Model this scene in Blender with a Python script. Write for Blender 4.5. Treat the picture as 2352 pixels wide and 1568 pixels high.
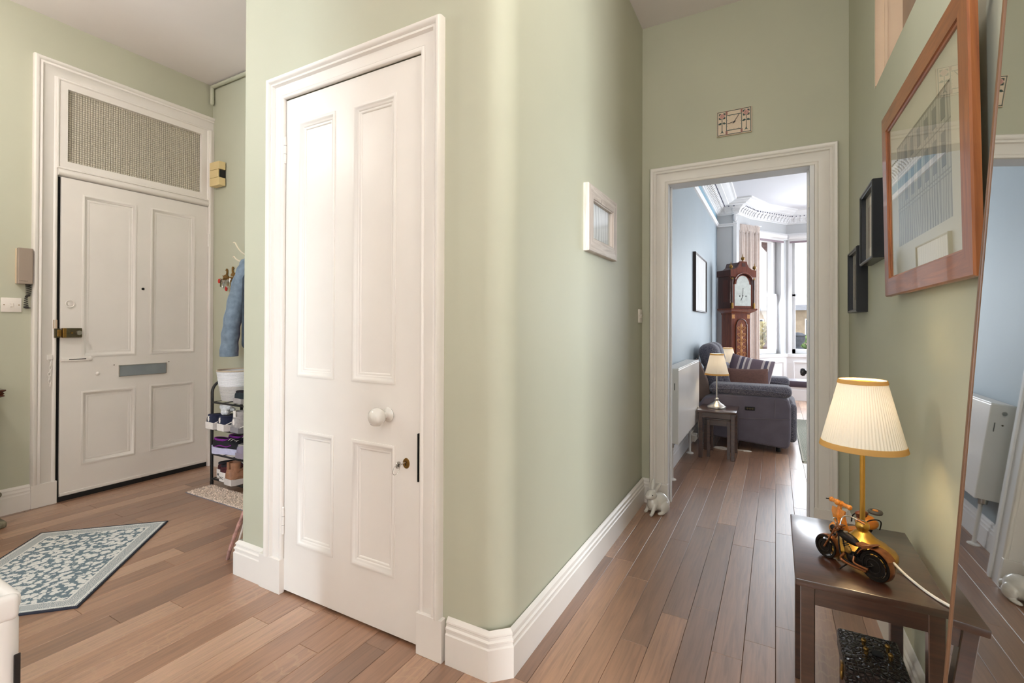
import bpy, bmesh, math, random
from mathutils import Vector, Matrix, Euler
PI = math.pi
for _o in list(bpy.data.objects):
    bpy.data.objects.remove(_o)
scene = bpy.context.scene
COL = scene.collection
random.seed(7)

# ------------------------------------------------------------------ camera
YAW, PITCH, ROLL = 0.503691, 0.00536588, 0.00332376
cam_d = bpy.data.cameras.new('camera')
cam = bpy.data.objects.new('camera', cam_d)
COL.objects.link(cam)
fw = Vector((-math.sin(YAW)*math.cos(PITCH), math.cos(YAW)*math.cos(PITCH), math.sin(PITCH)))
_r = Vector((math.cos(YAW), math.sin(YAW), 0)); _u = _r.cross(fw)
_R = _r*math.cos(ROLL) + _u*math.sin(ROLL); _U = _R.cross(fw)
_m = Matrix((_R, _U, -fw)).transposed().to_4x4()
_m.translation = Vector((0, 0, 1.12))
cam.matrix_world = _m
cam_d.sensor_width = 36.0
cam_d.lens = 36.0*1099.21/2352
cam_d.shift_y = -(784-739.96)/2352
cam_d.clip_start = 0.05
scene.camera = cam

# ------------------------------------------------------------------ world, lights, exposure
world = bpy.data.worlds.new('overcast_sky'); scene.world = world
world.use_nodes = True
_bg = world.node_tree.nodes['Background']
_bg.inputs[0].default_value = (0.90, 0.95, 1.0, 1)
_bg.inputs[1].default_value = 2.2
scene.view_settings.view_transform = 'Standard'
scene.view_settings.look = 'None'
scene.view_settings.gamma = 1.0
scene.view_settings.use_curve_mapping = False
scene.view_settings.exposure = 0.62

def area_light(name, loc, rot, sx, sy, power, col=(0.86, 0.93, 1.0), spread=PI):
    """rectangular area light: sky light at openings, and added fill"""
    d = bpy.data.lights.new(name, 'AREA'); d.shape = 'RECTANGLE'; d.size = sx; d.size_y = sy
    d.energy = power; d.color = col; d.spread = spread
    o = bpy.data.objects.new(name, d); COL.objects.link(o)
    o.location = loc; o.rotation_euler = rot
    return o
area_light('daylight_lobby', (-1.67, -2.98, 1.6), (PI/2, 0, 0.1), 0.28, 2.2, 50, (0.68, 0.86, 1.0))
area_light('daylight_side_room', (1.63, -2.98, 1.6), (PI/2, 0, 0.42), 0.28, 2.2, 300, (0.90, 0.95, 1.0))
area_light('fill_back_wall', (-0.62, -1.22, 1.7), (PI/2, 0, 0.15), 0.76, 1.5, 4.5, (0.88, 0.94, 1.0))  # fill light added behind the camera to brighten the cupboard wall
area_light('fill_landing', (-4.9, 2.49, 2.2), (PI/2, 0, PI), 0.8, 1.2, 7, (1.0, 0.95, 0.86))  # fill added to brighten the fanlight; the landing wall has no opening
area_light('daylight_bay_middle', (0.90, 8.34, 1.55), (PI/2-0.3, 0, PI), 1.35, 1.65, 40)
area_light('daylight_bay_near', (-0.10, 8.02, 1.55), (PI/2-0.3, 0, PI+0.9786), 0.56, 1.65, 12)
area_light('daylight_bay_far', (1.89, 8.02, 1.55), (PI/2-0.3, 0, PI-0.9786), 0.56, 1.65, 18)

# ------------------------------------------------------------------ colour + material helpers
def lin(c):
    def f(v):
        v /= 255.0
        return v/12.92 if v <= 0.04045 else ((v+0.055)/1.055)**2.4
    return (f(c[0]), f(c[1]), f(c[2]), 1.0)

class NT:
    def __init__(s, name):
        s.m = bpy.data.materials.new(name); s.m.use_nodes = True
        s.t = s.m.node_tree; s.b = s.t.nodes['Principled BSDF']; s.out = s.t.nodes['Material Output']
    def n(s, typ, **kw):
        nd = s.t.nodes.new(typ)
        for k, v in kw.items():
            if k.startswith('i_'):
                nd.inputs[k[2:].replace('_', ' ')].default_value = v
            else:
                setattr(nd, k, v)
        return nd
    def l(s, a, b):
        s.t.links.new(a, b)
    def ramp(s, fac, stops):
        r = s.n('ShaderNodeValToRGB'); s.l(fac, r.inputs[0])
        e = r.color_ramp.elements
        while len(e) < len(stops): e.new(0.5)
        for q, (p, c) in zip(e, stops):
            q.position = p; q.color = c
        return r
    def coords(s, kind='Object', scale=(1, 1, 1), rot=(0, 0, 0)):
        if kind == 'World':
            c = s.n('ShaderNodeNewGeometry').outputs['Position']
        else:
            c = s.n('ShaderNodeTexCoord').outputs[kind]
        mp = s.n('ShaderNodeMapping'); mp.inputs['Scale'].default_value = scale
        mp.inputs['Rotation'].default_value = rot
        s.l(c, mp.inputs[0]); return mp.outputs[0]
    def bump(s, h, strength=0.2, dist=0.002):
        b = s.n('ShaderNodeBump'); b.inputs['Strength'].default_value = strength
        b.inputs['Distance'].default_value = dist
        s.l(h, b.inputs['Height']); s.l(b.outputs[0], s.b.inputs['Normal']); return b

MATS = {}
def mat(name, col, rough=0.5, metal=0.0, noise=0.06, nscale=12.0, bump=0.0, bscale=80.0, spec=0.5, coords='World', coat=0.0, sheen=0.0, bdist=0.002):
    """plain painted / cast / moulded surface with a little procedural tone variation and relief"""
    if name in MATS: return MATS[name]
    q = NT(name); c = lin(col)
    if noise > 0:
        v = q.coords(coords)
        nz = q.n('ShaderNodeTexNoise', i_Scale=nscale, i_Detail=4.0)
        q.l(v, nz.inputs['Vector'])
        a = tuple(max(0, x*(1-noise)) for x in c[:3])+(1,); b = tuple(min(1, x*(1+noise)) for x in c[:3])+(1,)
        r = q.ramp(nz.outputs[0], [(0.3, a), (0.7, b)])
        q.l(r.outputs[0], q.b.inputs['Base Color'])
    else:
        q.b.inputs['Base Color'].default_value = c
    if bump > 0:
        v = q.coords(coords)
        nb = q.n('ShaderNodeTexNoise', i_Scale=bscale, i_Detail=6.0); q.l(v, nb.inputs['Vector'])
        q.bump(nb.outputs[0], bump, bdist)
    q.b.inputs['Roughness'].default_value = rough
    q.b.inputs['Metallic'].default_value = metal
    q.b.inputs['Specular IOR Level'].default_value = spec
    if coat: q.b.inputs['Coat Weight'].default_value = coat
    if sheen: q.b.inputs['Sheen Weight'].default_value = sheen
    MATS[name] = q.m; return q.m

def wood(name, c1, c2, rough=0.35, axis='X', scale=1.0, coat=0.0, coords='Object', knots=0.0):
    if name in MATS: return MATS[name]
    q = NT(name)
    st = {'X': (2.2, 26, 26), 'Y': (26, 2.2, 26), 'Z': (26, 26, 2.2)}[axis]
    v = q.coords(coords, tuple(x*scale for x in st))
    n1 = q.n('ShaderNodeTexNoise', i_Scale=1.6, i_Detail=8.0, i_Roughness=0.62, i_Distortion=1.2); q.l(v, n1.inputs['Vector'])
    r = q.ramp(n1.outputs[0], [(0.28, lin(c1)), (0.72, lin(c2))])
    colr = r.outputs[0]
    if knots:
        v2 = q.coords(coords, (scale*7,)*3)
        vo = q.n('ShaderNodeTexVoronoi', i_Scale=1.0); q.l(v2, vo.inputs['Vector'])
        k = q.ramp(vo.outputs['Distance'], [(0.04, (knots*0.2, knots*0.1, knots*0.07, 1)), (0.13, (1, 1, 1, 1))])
        mx = q.n('ShaderNodeMixRGB', blend_type='MULTIPLY'); mx.inputs[0].default_value = 0.8
        q.l(colr, mx.inputs[1]); q.l(k.outputs[0], mx.inputs[2]); colr = mx.outputs[0]
    q.l(colr, q.b.inputs['Base Color'])
    q.bump(n1.outputs[0], 0.15, 0.001)
    q.b.inputs['Roughness'].default_value = rough
    q.b.inputs['Coat Weight'].default_value = coat
    MATS[name] = q.m; return q.m

def glass_thin(name, tint=(1, 1, 1, 1), ior=1.5):
    q = NT(name)
    tr = q.n('ShaderNodeBsdfTransparent'); tr.inputs[0].default_value = tint
    gl = q.n('ShaderNodeBsdfGlossy'); gl.inputs['Roughness'].default_value = 0.01
    fr = q.n('ShaderNodeFresnel'); fr.inputs[0].default_value = ior
    bf = q.n('ShaderNodeNewGeometry'); iv = q.n('ShaderNodeMath', operation='SUBTRACT'); iv.inputs[0].default_value = 1.0; q.l(bf.outputs['Backfacing'], iv.inputs[1])
    ml = q.n('ShaderNodeMath', operation='MULTIPLY'); q.l(fr.outputs[0], ml.inputs[0]); q.l(iv.outputs[0], ml.inputs[1])
    mx = q.n('ShaderNodeMixShader'); q.l(ml.outputs[0], mx.inputs[0]); q.l(tr.outputs[0], mx.inputs[1]); q.l(gl.outputs[0], mx.inputs[2])
    q.l(mx.outputs[0], q.out.inputs[0]); MATS[name] = q.m
    return q.m

# ------------------------------------------------------------------ mesh helpers: a shape is (verts, faces)
def box(x0, x1, y0, y1, z0, z1, b=0.0, seg=2):
    if b <= 0:
        v = [(x0,y0,z0),(x1,y0,z0),(x1,y1,z0),(x0,y1,z0),(x0,y0,z1),(x1,y0,z1),(x1,y1,z1),(x0,y1,z1)]
        return v, [(0,3,2,1),(4,5,6,7),(0,1,5,4),(1,2,6,5),(2,3,7,6),(3,0,4,7)]
    bm = bmesh.new(); bmesh.ops.create_cube(bm, size=1.0)
    for w in bm.verts:
        w.co = Vector(((x0+x1)/2+w.co.x*(x1-x0), (y0+y1)/2+w.co.y*(y1-y0), (z0+z1)/2+w.co.z*(z1-z0)))
    b = min(b, 0.49*min(abs(x1-x0), abs(y1-y0), abs(z1-z0)))
    bmesh.ops.bevel(bm, geom=list(bm.edges), offset=b, segments=seg, profile=0.5, affect='EDGES')
    return grab(bm)
def grab(bm):
    bm.verts.ensure_lookup_table(); bm.verts.index_update()
    s = ([tuple(v.co) for v in bm.verts], [tuple(v.index for v in f.verts) for f in bm.faces]); bm.free(); return s
def T(s, m):
    return [tuple(m @ Vector(v)) for v in s[0]], s[1]
def Mx(loc=(0,0,0), rz=0, rx=0, ry=0, sc=(1,1,1)):
    return Matrix.Translation(loc) @ Euler((rx, ry, rz)).to_matrix().to_4x4() @ Matrix.Diagonal((*sc, 1))
def lathe(prof, n=32, loc=(0,0,0), flute=0, famp=0.0):
    v = []; f = []; k = len(prof)
    for i in range(n):
        a = 2*PI*i/n
        for (r, z) in prof:
            rr = r*(1+famp*math.cos(flute*a)) if flute else r
            v.append((loc[0]+rr*math.cos(a), loc[1]+rr*math.sin(a), loc[2]+z))
    for i in range(n):
        j = (i+1) % n
        for q in range(k-1):
            f.append((i*k+q, j*k+q, j*k+q+1, i*k+q+1))
    if prof[0][0] > 1e-6: f.append(tuple(i*k for i in range(n))[::-1])
    if prof[-1][0] > 1e-6: f.append(tuple(i*k+k-1 for i in range(n)))
    return v, f
def lathe_open(prof, n=32, loc=(0,0,0), flute=0, famp=0.0):
    v, f = lathe(prof, n, loc, flute, famp)
    return v, [q for q in f if len(q) == 4]
def tube(pts, r, n=8, closed=False, cap=True):
    pts = [Vector(p) for p in pts]; m = len(pts)
    rs = r if isinstance(r, (list, tuple)) else [r]*m
    v = []; f = []
    d0 = (pts[1]-pts[0]).normalized()
    a = Vector((0,0,1)) if abs(d0.z) < 0.9 else Vector((1,0,0))
    nrm = d0.cross(a).normalized()
    for i in range(m):
        if closed: d = (pts[(i+1) % m]-pts[i-1]).normalized()
        elif i == 0: d = d0
        elif i == m-1: d = (pts[-1]-pts[-2]).normalized()
        else: d = ((pts[i+1]-pts[i]).normalized()+(pts[i]-pts[i-1]).normalized()).normalized()
        nrm = (nrm - d*nrm.dot(d)).normalized(); bi = d.cross(nrm)
        for k in range(n):
            t = 2*PI*k/n
            v.append(tuple(pts[i]+(nrm*math.cos(t)+bi*math.sin(t))*rs[i]))
    for i in range(m if closed else m-1):
        j = (i+1) % m
        for k in range(n):
            f.append((i*n+k, i*n+(k+1) % n, j*n+(k+1) % n, j*n+k))
    if cap and not closed:
        f.append(tuple(range(n))[::-1]); f.append(tuple((m-1)*n+k for k in range(n)))
    return v, f
def prism(poly, h0, h1, plane='xy'):
    n = len(poly)
    def P(a, b, h):
        return {'xy': (a, b, h), 'xz': (a, h, b), 'yz': (h, a, b)}[plane]
    v = [P(a, b, h0) for a, b in poly]+[P(a, b, h1) for a, b in poly]
    f = [tuple(range(n))[::-1], tuple(range(n, 2*n))]+[(i, (i+1) % n, n+(i+1) % n, n+i) for i in range(n)]
    return v, f
def sweep(prof, path, N, closed=False, flip=1):
    """profile (u,v): u sideways of the path, v along N; mitred corners"""
    N = Vector(N).normalized(); P = [Vector(p) for p in path]; m = len(P); k = len(prof)
    v = []; f = []
    for i in range(m):
        ds = []
        if i > 0 or closed: ds.append((P[i]-P[i-1]).normalized())
        if i < m-1 or closed: ds.append((P[(i+1) % m]-P[i]).normalized())
        ss = [d.cross(N)*flip for d in ds]
        if len(ss) == 2:
            b = (ss[0]+ss[1]).normalized(); s = b/max(0.2, b.dot(ss[0]))
        else: s = ss[0]
        for (a, h) in prof: v.append(tuple(P[i]+s*a+N*h))
    for i in range(m if closed else m-1):
        j = (i+1) % m
        for q in range(k-1):
            f.append((i*k+q, i*k+q+1, j*k+q+1, j*k+q))
        f.append((i*k+k-1, i*k, j*k, j*k+k-1))
    if not closed:
        f.append(tuple(range(k))); f.append(tuple((m-1)*k+q for q in range(k))[::-1])
    return v, f
def sphere(c, r, n=12, sc=(1,1,1), rot=None):
    bm = bmesh.new(); bmesh.ops.create_uvsphere(bm, u_segments=n*2, v_segments=n, radius=1.0)
    M = Matrix.Translation(c) @ (rot.to_matrix().to_4x4() if rot else Matrix.Identity(4)) @ Matrix.Diagonal((r*sc[0], r*sc[1], r*sc[2], 1))
    bmesh.ops.transform(bm, matrix=M, verts=bm.verts); return grab(bm)
def bar(a, b, w, h, up=(0,0,1)):
    a = Vector(a); b = Vector(b); d = (b-a).normalized(); s = d.cross(Vector(up)).normalized(); u = s.cross(d)
    v = []
    for p in (a, b):
        for x, y in ((-1,-1),(1,-1),(1,1),(-1,1)): v.append(tuple(p+s*(x*w/2)+u*(y*h/2)))
    return v, [(0,1,2,3),(7,6,5,4),(0,4,5,1),(1,5,6,2),(2,6,7,3),(3,7,4,0)]
def disc_y(c, r, t, n=20):   # disc with its axis along y
    return T(lathe([(0,0),(r,0),(r,t),(0,t)], n), Mx(c, rx=-PI/2))

def obj(name, shapes, m, parent=None, smooth=None, label=None, cat=None, group=None, kind=None, loc=None, angle=0.6):
    if isinstance(shapes, tuple): shapes = [shapes]
    V = []; F = []
    for v, f in shapes:
        o = len(V); V += v; F += [tuple(i+o for i in q) for q in f]
    me = bpy.data.meshes.new(name); me.from_pydata(V, [], F); me.validate()
    bm = bmesh.new(); bm.from_mesh(me)
    bmesh.ops.recalc_face_normals(bm, faces=bm.faces)
    if smooth:
        for q in bm.faces: q.smooth = True
        for e in bm.edges:
            if len(e.link_faces) == 2 and e.calc_face_angle(0) > angle: e.smooth = False
    bm.to_mesh(me); bm.free()
    if m is not None: me.materials.append(m)
    o = bpy.data.objects.new(name, me); COL.objects.link(o)
    if parent is not None: o.parent = parent
    if loc: o.location = loc
    tag(o, label, cat, group, kind)
    return o
def objs(name, shapes, *a, **k):
    return [obj(name, q_, *a, **k) for q_ in shapes]
def tag(o, label=None, cat=None, group=None, kind=None):
    if label: o['label'] = label
    if cat: o['category'] = cat
    if group: o['group'] = group
    if kind: o['kind'] = kind
def thing(name, label, cat, loc=(0,0,0), rz=0, group=None, kind=None):
    o = bpy.data.objects.new(name, None); COL.objects.link(o); o.empty_display_size = 0.05
    o.location = loc; o.rotation_euler = (0, 0, rz)
    tag(o, label, cat, group, kind); return o
def soft(o, voxel=0.004, smooth=4):
    """fuse overlapping lumps into one continuous skin"""
    r = o.modifiers.new('fuse', 'REMESH'); r.mode = 'VOXEL'; r.voxel_size = voxel; r.use_smooth_shade = True
    if smooth:
        s = o.modifiers.new('soften', 'SMOOTH'); s.iterations = smooth; s.factor = 0.5
    return o
def copy_tree(o, parent=None):
    c = o.copy(); COL.objects.link(c); c.parent = parent
    for ch in list(o.children): copy_tree(ch, c)
    return c

# ------------------------------------------------------------------ shared materials
M_GREEN = mat('sage_wall_paint', (193, 193, 172), 0.62, noise=0.035, nscale=1.6, bump=0.10, bscale=55, bdist=0.003)
M_WHITE = mat('white_gloss_paint', (238, 232, 225), 0.36, noise=0.02, nscale=5, bump=0.04, bscale=40)
M_CEIL = mat('white_ceiling_paint', (236, 228, 226), 0.8, noise=0.02, nscale=2, bump=0.06, bscale=30)
M_BLUE = mat('pale_blue_wall_paint', (160, 173, 182), 0.6, noise=0.03, nscale=2, bump=0.05)
M_GREY = mat('pale_grey_wall_paint', (205, 206, 208), 0.65, noise=0.02, nscale=2, bump=0.05)
M_LRWHITE = mat('white_plaster_paint', (240, 240, 242), 0.6, noise=0.02, nscale=6, bump=0.05)
M_CREAM = mat('cream_paint', (214, 188, 160), 0.5, noise=0.03)
M_BLACK = mat('black_rubber', (18, 17, 18), 0.6, noise=0.1)
M_DARKGAP = mat('dark_gap', (12, 10, 9), 0.9, noise=0.0)
M_BRASS = mat('aged_brass', (150, 116, 62), 0.38, metal=0.9, noise=0.2, nscale=60)
M_BRONZE = mat('dark_bronze', (92, 84, 62), 0.45, metal=0.7, noise=0.15, nscale=80)
M_CHROME = mat('brushed_nickel', (190, 186, 180), 0.28, metal=1.0, noise=0.05, nscale=60)
M_BLKMETAL = mat('black_powder_coat', (26, 25, 26), 0.42, noise=0.1, nscale=60)
M_PLASTIC = mat('white_plastic', (240, 232, 222), 0.35, noise=0.01)
M_DARKWOOD = wood('espresso_wood', (50, 28, 20), (82, 48, 34), 0.30, 'X', coat=1.0)
_pb = M_DARKWOOD.node_tree.nodes['Principled BSDF']; _pb.inputs['Coat IOR'].default_value = 1.65; _pb.inputs['Coat Roughness'].default_value = 0.2
M_PORCELAIN = mat('white_porcelain', (226, 222, 214), 0.12, noise=0.02, coat=0.4)

# ------------------------------------------------------------------ the setting
CEIL = 3.02
EX, CY, SY, WX, EY = -3.95, 1.30, 2.19, -0.75, 3.085
RS = 0.018                                   # the right-hand wall runs very slightly out of square
def rx(y): return 0.34+RS*(3.085-y)
LRX, LRY, LRC = -0.72, 7.25, 2.82

def S(name, shapes, m, label, cat, smooth=False, parent=None):
    return obj(name, shapes, m, parent, smooth, label, cat, kind='structure')

# floor: slab + individual planks
def arc(cx, cy, r, a0, a1, n=8):
    return [(cx+r*math.cos(a0+(a1-a0)*i/n), cy+r*math.sin(a0+(a1-a0)*i/n)) for i in range(n+1)]
q = NT('oak_effect_planks')
oi = q.n('ShaderNodeObjectInfo'); at = q.n('ShaderNodeAttribute', attribute_name='rnd')
ad = q.n('ShaderNodeMath', operation='ADD'); q.l(oi.outputs['Random'], ad.inputs[0]); q.l(at.outputs['Fac'], ad.inputs[1])
fr = q.n('ShaderNodeMath', operation='FRACT'); q.l(ad.outputs[0], fr.inputs[0])
tone = q.ramp(fr.outputs[0], [(0.0, lin((132, 94, 70))), (0.3, lin((153, 111, 83))), (0.6, lin((166, 123, 94))), (0.85, lin((176, 134, 105))), (1.0, lin((194, 156, 128)))])
geo = q.n('ShaderNodeNewGeometry')
cmb = q.n('ShaderNodeCombineXYZ'); mul = q.n('ShaderNodeMath', operation='MULTIPLY'); mul.inputs[1].default_value = 37.0
q.l(fr.outputs[0], mul.inputs[0]); q.l(mul.outputs[0], cmb.inputs[2])
vadd = q.n('ShaderNodeVectorMath', operation='ADD'); q.l(geo.outputs['Position'], vadd.inputs[0]); q.l(cmb.outputs[0], vadd.inputs[1])
mp = q.n('ShaderNodeMapping'); mp.inputs['Scale'].default_value = (46, 2.4, 1); q.l(vadd.outputs[0], mp.inputs[0])
g1 = q.n('ShaderNodeTexNoise', i_Scale=1.5, i_Detail=9.0, i_Roughness=0.65, i_Distortion=0.8); q.l(mp.outputs[0], g1.inputs['Vector'])
gr = q.ramp(g1.outputs[0], [(0.25, (0.5, 0.47, 0.45, 1)), (0.5, (0.95, 0.95, 0.95, 1)), (0.75, (1.3, 1.28, 1.25, 1))])
mx1 = q.n('ShaderNodeMixRGB', blend_type='MULTIPLY'); mx1.inputs[0].default_value = 0.9
q.l(tone.outputs[0], mx1.inputs[1]); q.l(gr.outputs[0], mx1.inputs[2])
mp2 = q.n('ShaderNodeMapping'); mp2.inputs['Scale'].default_value = (16, 5.5, 1); q.l(vadd.outputs[0], mp2.inputs[0])
wv = q.n('ShaderNodeTexWave', i_Scale=1.1, i_Distortion=9.0, i_Detail=2.5); wv.inputs['Detail Scale'].default_value = 1.3; wv.bands_direction = 'Y'
q.l(mp2.outputs[0], wv.inputs['Vector'])
fl = q.ramp(wv.outputs['Fac'], [(0.86, (0, 0, 0, 1)), (0.97, (1, 1, 1, 1))])
sel = q.ramp(fr.outputs[0], [(0.66, (0, 0, 0, 1)), (0.74, (0.42, 0.42, 0.42, 1))]); 
msel = q.n('ShaderNodeMath', operation='MULTIPLY'); q.l(fl.outputs[0], msel.inputs[0]); q.l(sel.outputs[0], msel.inputs[1])
mx2 = q.n('ShaderNodeMixRGB'); q.l(msel.outputs[0], mx2.inputs[0]); q.l(mx1.outputs[0], mx2.inputs[1]); mx2.inputs[2].default_value = lin((186, 150, 116))
q.l(mx2.outputs[0], q.b.inputs['Base Color'])
q.b.inputs['Roughness'].default_value = 0.40
q.b.inputs['Specular IOR Level'].default_value = 1.0
q.b.inputs['Coat Weight'].default_value = 1.0
q.b.inputs['Coat IOR'].default_value = 1.62
q.b.inputs['Coat Roughness'].default_value = 0.42
q.bump(g1.outputs[0], 0.08, 0.001)
M_FLOOR = q.m

floor = S('floor', box(-4.1, 3.4, -3.2, 8.9, -0.06, -0.008), mat('floor_screed', (50, 34, 26), 0.9), 'brown oak-effect plank floor running through hall and sitting room', 'floor')
PW, PL = 0.0975, 0.92
def plank_mesh(w, l):
    g = 0.0005; c = 0.0011; t = 0.008
    a, b = w/2-g, l/2-g
    v = [(-a,-b,-t),(a,-b,-t),(a,b,-t),(-a,b,-t),(-a,-b,-c),(a,-b,-c),(a,b,-c),(-a,b,-c),(-a+c,-b+c,0),(a-c,-b+c,0),(a-c,b-c,0),(-a+c,b-c,0)]
    f = [(0,3,2,1)]+[(i,(i+1)%4,4+(i+1)%4,4+i) for i in range(4)]+[(4+i,4+(i+1)%4,8+(i+1)%4,8+i) for i in range(4)]+[(8,9,10,11)]
    return v, f
def px(p):
    d = Vector(p)-Vector((0,0,1.12)); z = d.dot(fw)
    if z < 0.1: return None
    return 1176+1099.21*d.dot(_R)/z, 739.96-1099.21*d.dot(_U)/z
planks = []
k0 = -41
for k in range(k0, 36):
    xa, xb = PW*k, PW*(k+1)
    xm = (xa+xb)/2
    off = random.random()*PL
    y = -3.2-off
    while y < 8.9:
        y0, y1 = max(y, -3.2), min(y+PL, 8.9)
        y += PL
        if y1-y0 < 0.02: continue
        if -2.0 < xm < -0.86 and y0 > 1.36 and y1 < 3.0: continue
        vis = 0
        for yy in (y0, (y0*2+y1)/3, (y0+2*y1)/3, y1):
            p = px((xm, yy, 0))
            if p is None or not (-20 < p[0] < 2372 and p[1] < 1590): continue
            if -2.12 < xm < -0.75 and yy > 1.30: continue
            if yy > 3.2 and not (1530 < p[0] < 1856): continue
            if yy > 1.3 and xm < -2.1 and (p[0] > 556 or yy > 2.2): continue
            if xm > 0.36 and yy < 3.1 or xm < -3.95: continue
            vis = max(vis, 1.0/(Vector((xm, yy, -1.12)).length**2)*(y1-y0))
        planks.append((vis, xm, y0, y1))
planks.sort(key=lambda a: -a[0])
full_me = None
_pm = {}
for i, (vis, xm, y0, y1) in enumerate(planks[:300]):
    if vis <= 0: break
    L_ = round(y1-y0, 4)
    if L_ not in _pm:
        v, f = plank_mesh(PW, L_); me = bpy.data.meshes.new('plank'); me.from_pydata(v, [], f); me.materials.append(M_FLOOR); _pm[L_] = me
    o = bpy.data.objects.new('plank', _pm[L_]); COL.objects.link(o); o.parent = floor; o.location = (xm, (y0+y1)/2, 0)
NVIS = i if vis <= 0 else 300
V = []; F = []; RN = []
for (vis, xm, y0, y1) in planks[NVIS:]:
    v, f = plank_mesh(PW, y1-y0); o = len(V); r_ = random.random()
    V += [(a+xm, b+(y0+y1)/2, c) for a, b, c in v]; F += [tuple(j+o for j in q_) for q_ in f]; RN += [r_]*len(f)
me = bpy.data.meshes.new('planks_beyond'); me.from_pydata(V, [], F); me.materials.append(M_FLOOR)
a_ = me.attributes.new('rnd', 'FLOAT', 'FACE'); a_.data.foreach_set('value', RN)
o = bpy.data.objects.new('planks_beyond', me); COL.objects.link(o); o.parent = floor; o['kind'] = 'stuff'

S('ceiling', box(-4.1, 2.6, -3.2, 3.2, CEIL, CEIL+0.1), M_CEIL, 'flat white ceiling of the hall', 'ceiling')
S('ceiling', box(-0.9, 3.4, 3.2, 8.9, LRC, LRC+0.1), mat('off_white_ceiling_paint', (218, 218, 224), 0.8, noise=0.02, nscale=2), 'white ceiling of the sitting room with deep cornice', 'ceiling')

# closet block between hall and corridor, rounded corner, shallow recess for its door
cl = [(-2.11, 3.085)]+arc(-2.08, 1.33, 0.03, PI, 1.5*PI, 4)
rec = [(-1.812, 1.30), (-1.812, 1.352), (-1.064, 1.352), (-1.064, 1.30)]
cr = arc(-0.86, 1.41, 0.11, 1.5*PI, 2*PI, 12)+[(-0.75, 3.085)]
S('wall_closet', [prism(cl+rec+cr, 0, 2.066), prism(cl+cr, 2.066, CEIL)], M_GREEN, 'sage green wall block with a rounded corner around the cupboard door', 'wall', smooth=True)
# entrance wall with door + fanlight opening
S('wall_entrance', [box(EX-0.25, EX, -3.2, 1.247, 0, CEIL), box(EX-0.25, EX, 2.155, 2.45, 0, CEIL), box(EX-0.25, EX, 1.247, 2.155, 2.66, CEIL)], M_GREEN, 'sage green wall around the white front door', 'wall')
S('wall_side', box(EX, -2.11, SY, SY+0.15, 0, CEIL), M_GREEN, 'sage green wall behind the shoe rack and coats', 'wall')
# end wall with sitting-room doorway
DX0, DX1, DZ = -0.588, 0.163, 1.997
S('wall_end', [box(-0.87, DX0-0.02, EY, 3.20, 0, CEIL), box(DX1+0.02, 2.6, EY, 3.20, 0, CEIL), box(DX0-0.02, DX1+0.02, EY, 3.20, DZ+0.02, CEIL)], M_GREEN, 'sage green end wall over the sitting room doorway', 'wall')
# right wall with a recess high up
def rw(y0, y1, z0, z1, d0=0.0, d1=0.2):
    return prism([(rx(y0)+d0, y0), (rx(y1)+d0, y1), (rx(y1)+d1, y1), (rx(y0)+d1, y0)], z0, z1)
HY0, HY1, HZ = 1.25, 2.413, 2.083
S('wall_right', [rw(-0.25, 3.085, 0, HZ), rw(HY1, 3.085, HZ, CEIL), rw(-0.25, HY0, HZ, CEIL), rw(HY0, HY1, HZ, CEIL, 0.095),
   rw(-1.35, -1.05, 0, CEIL), rw(-1.05, -0.25, 2.6, CEIL)], M_GREEN, 'sage green wall carrying the pictures and leaning mirror', 'wall')
rec_t = thing('trim_1', 'cream lined recess high in the green wall above the pictures', 'recess', kind='structure')
obj('lining', [rw(HY1-0.012, HY1-0.0005, HZ+0.004, CEIL, 0.001, 0.094), rw(HY0, HY1-0.012, HZ+0.0005, HZ+0.006, 0.004, 0.094)], M_CREAM, rec_t)
obj('bead', [rw(HY1-0.018, HY1-0.012, HZ+0.006, CEIL, 0.030, 0.040), rw(HY1-0.016, HY1-0.012, HZ+0.006, CEIL, 0.0, 0.003)], M_CREAM, rec_t)
obj('back_panel', rw(HY0, HY1-0.012, HZ+0.006, CEIL, 0.088, 0.0945), mat('faded_brown_paint', (172, 148, 130), 0.6), rec_t)
# behind the camera: back wall with a doorway to a bright lobby, and lobbies with real windows
S('wall_back', [box(-4.1, -2.36, -1.35, -1.2, 0, CEIL), box(-1.60, -1.02, -1.35, -1.2, 0, CEIL), box(-0.22, 0.45, -1.35, -1.2, 0, CEIL), box(-1.02, -0.22, -1.35, -1.2, 0, 0.93), box(-1.02, -0.22, -1.35, -1.2, 2.47, CEIL), box(-2.36, -1.60, -1.35, -1.2, 2.75, CEIL)], M_GREEN, 'sage green back wall of the hall with an opening to a lobby', 'wall')  # the window-sized opening is added for the back fill light
S('wall_lobby', [box(-3.3, -3.2, -3.1, -1.35, 0, CEIL), box(-0.75, -0.65, -3.1, -1.35, 0, CEIL), box(-3.3, -1.82, -3.1, -3.0, 0, CEIL), box(-1.52, -0.65, -3.1, -3.0, 0, CEIL), box(-1.82, -1.52, -3.1, -3.0, 0, 0.45), box(-1.82, -1.52, -3.1, -3.0, 2.75, CEIL)], M_CEIL, 'white lobby walls around a tall window', 'wall')
S('wall_side_room', [box(2.4, 2.5, -3.1, 0.1, 0, CEIL), box(0.45, 2.5, 0.0, 0.1, 0, CEIL), box(0.35, 0.45, -3.1, -1.35, 0, CEIL), box(0.35, 1.48, -3.1, -3.0, 0, CEIL), box(1.78, 2.4, -3.1, -3.0, 0, CEIL), box(1.48, 1.78, -3.1, -3.0, 0, 0.45), box(1.48, 1.78, -3.1, -3.0, 2.75, CEIL)], M_CEIL, 'white side room walls around a tall window', 'wall')

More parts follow.
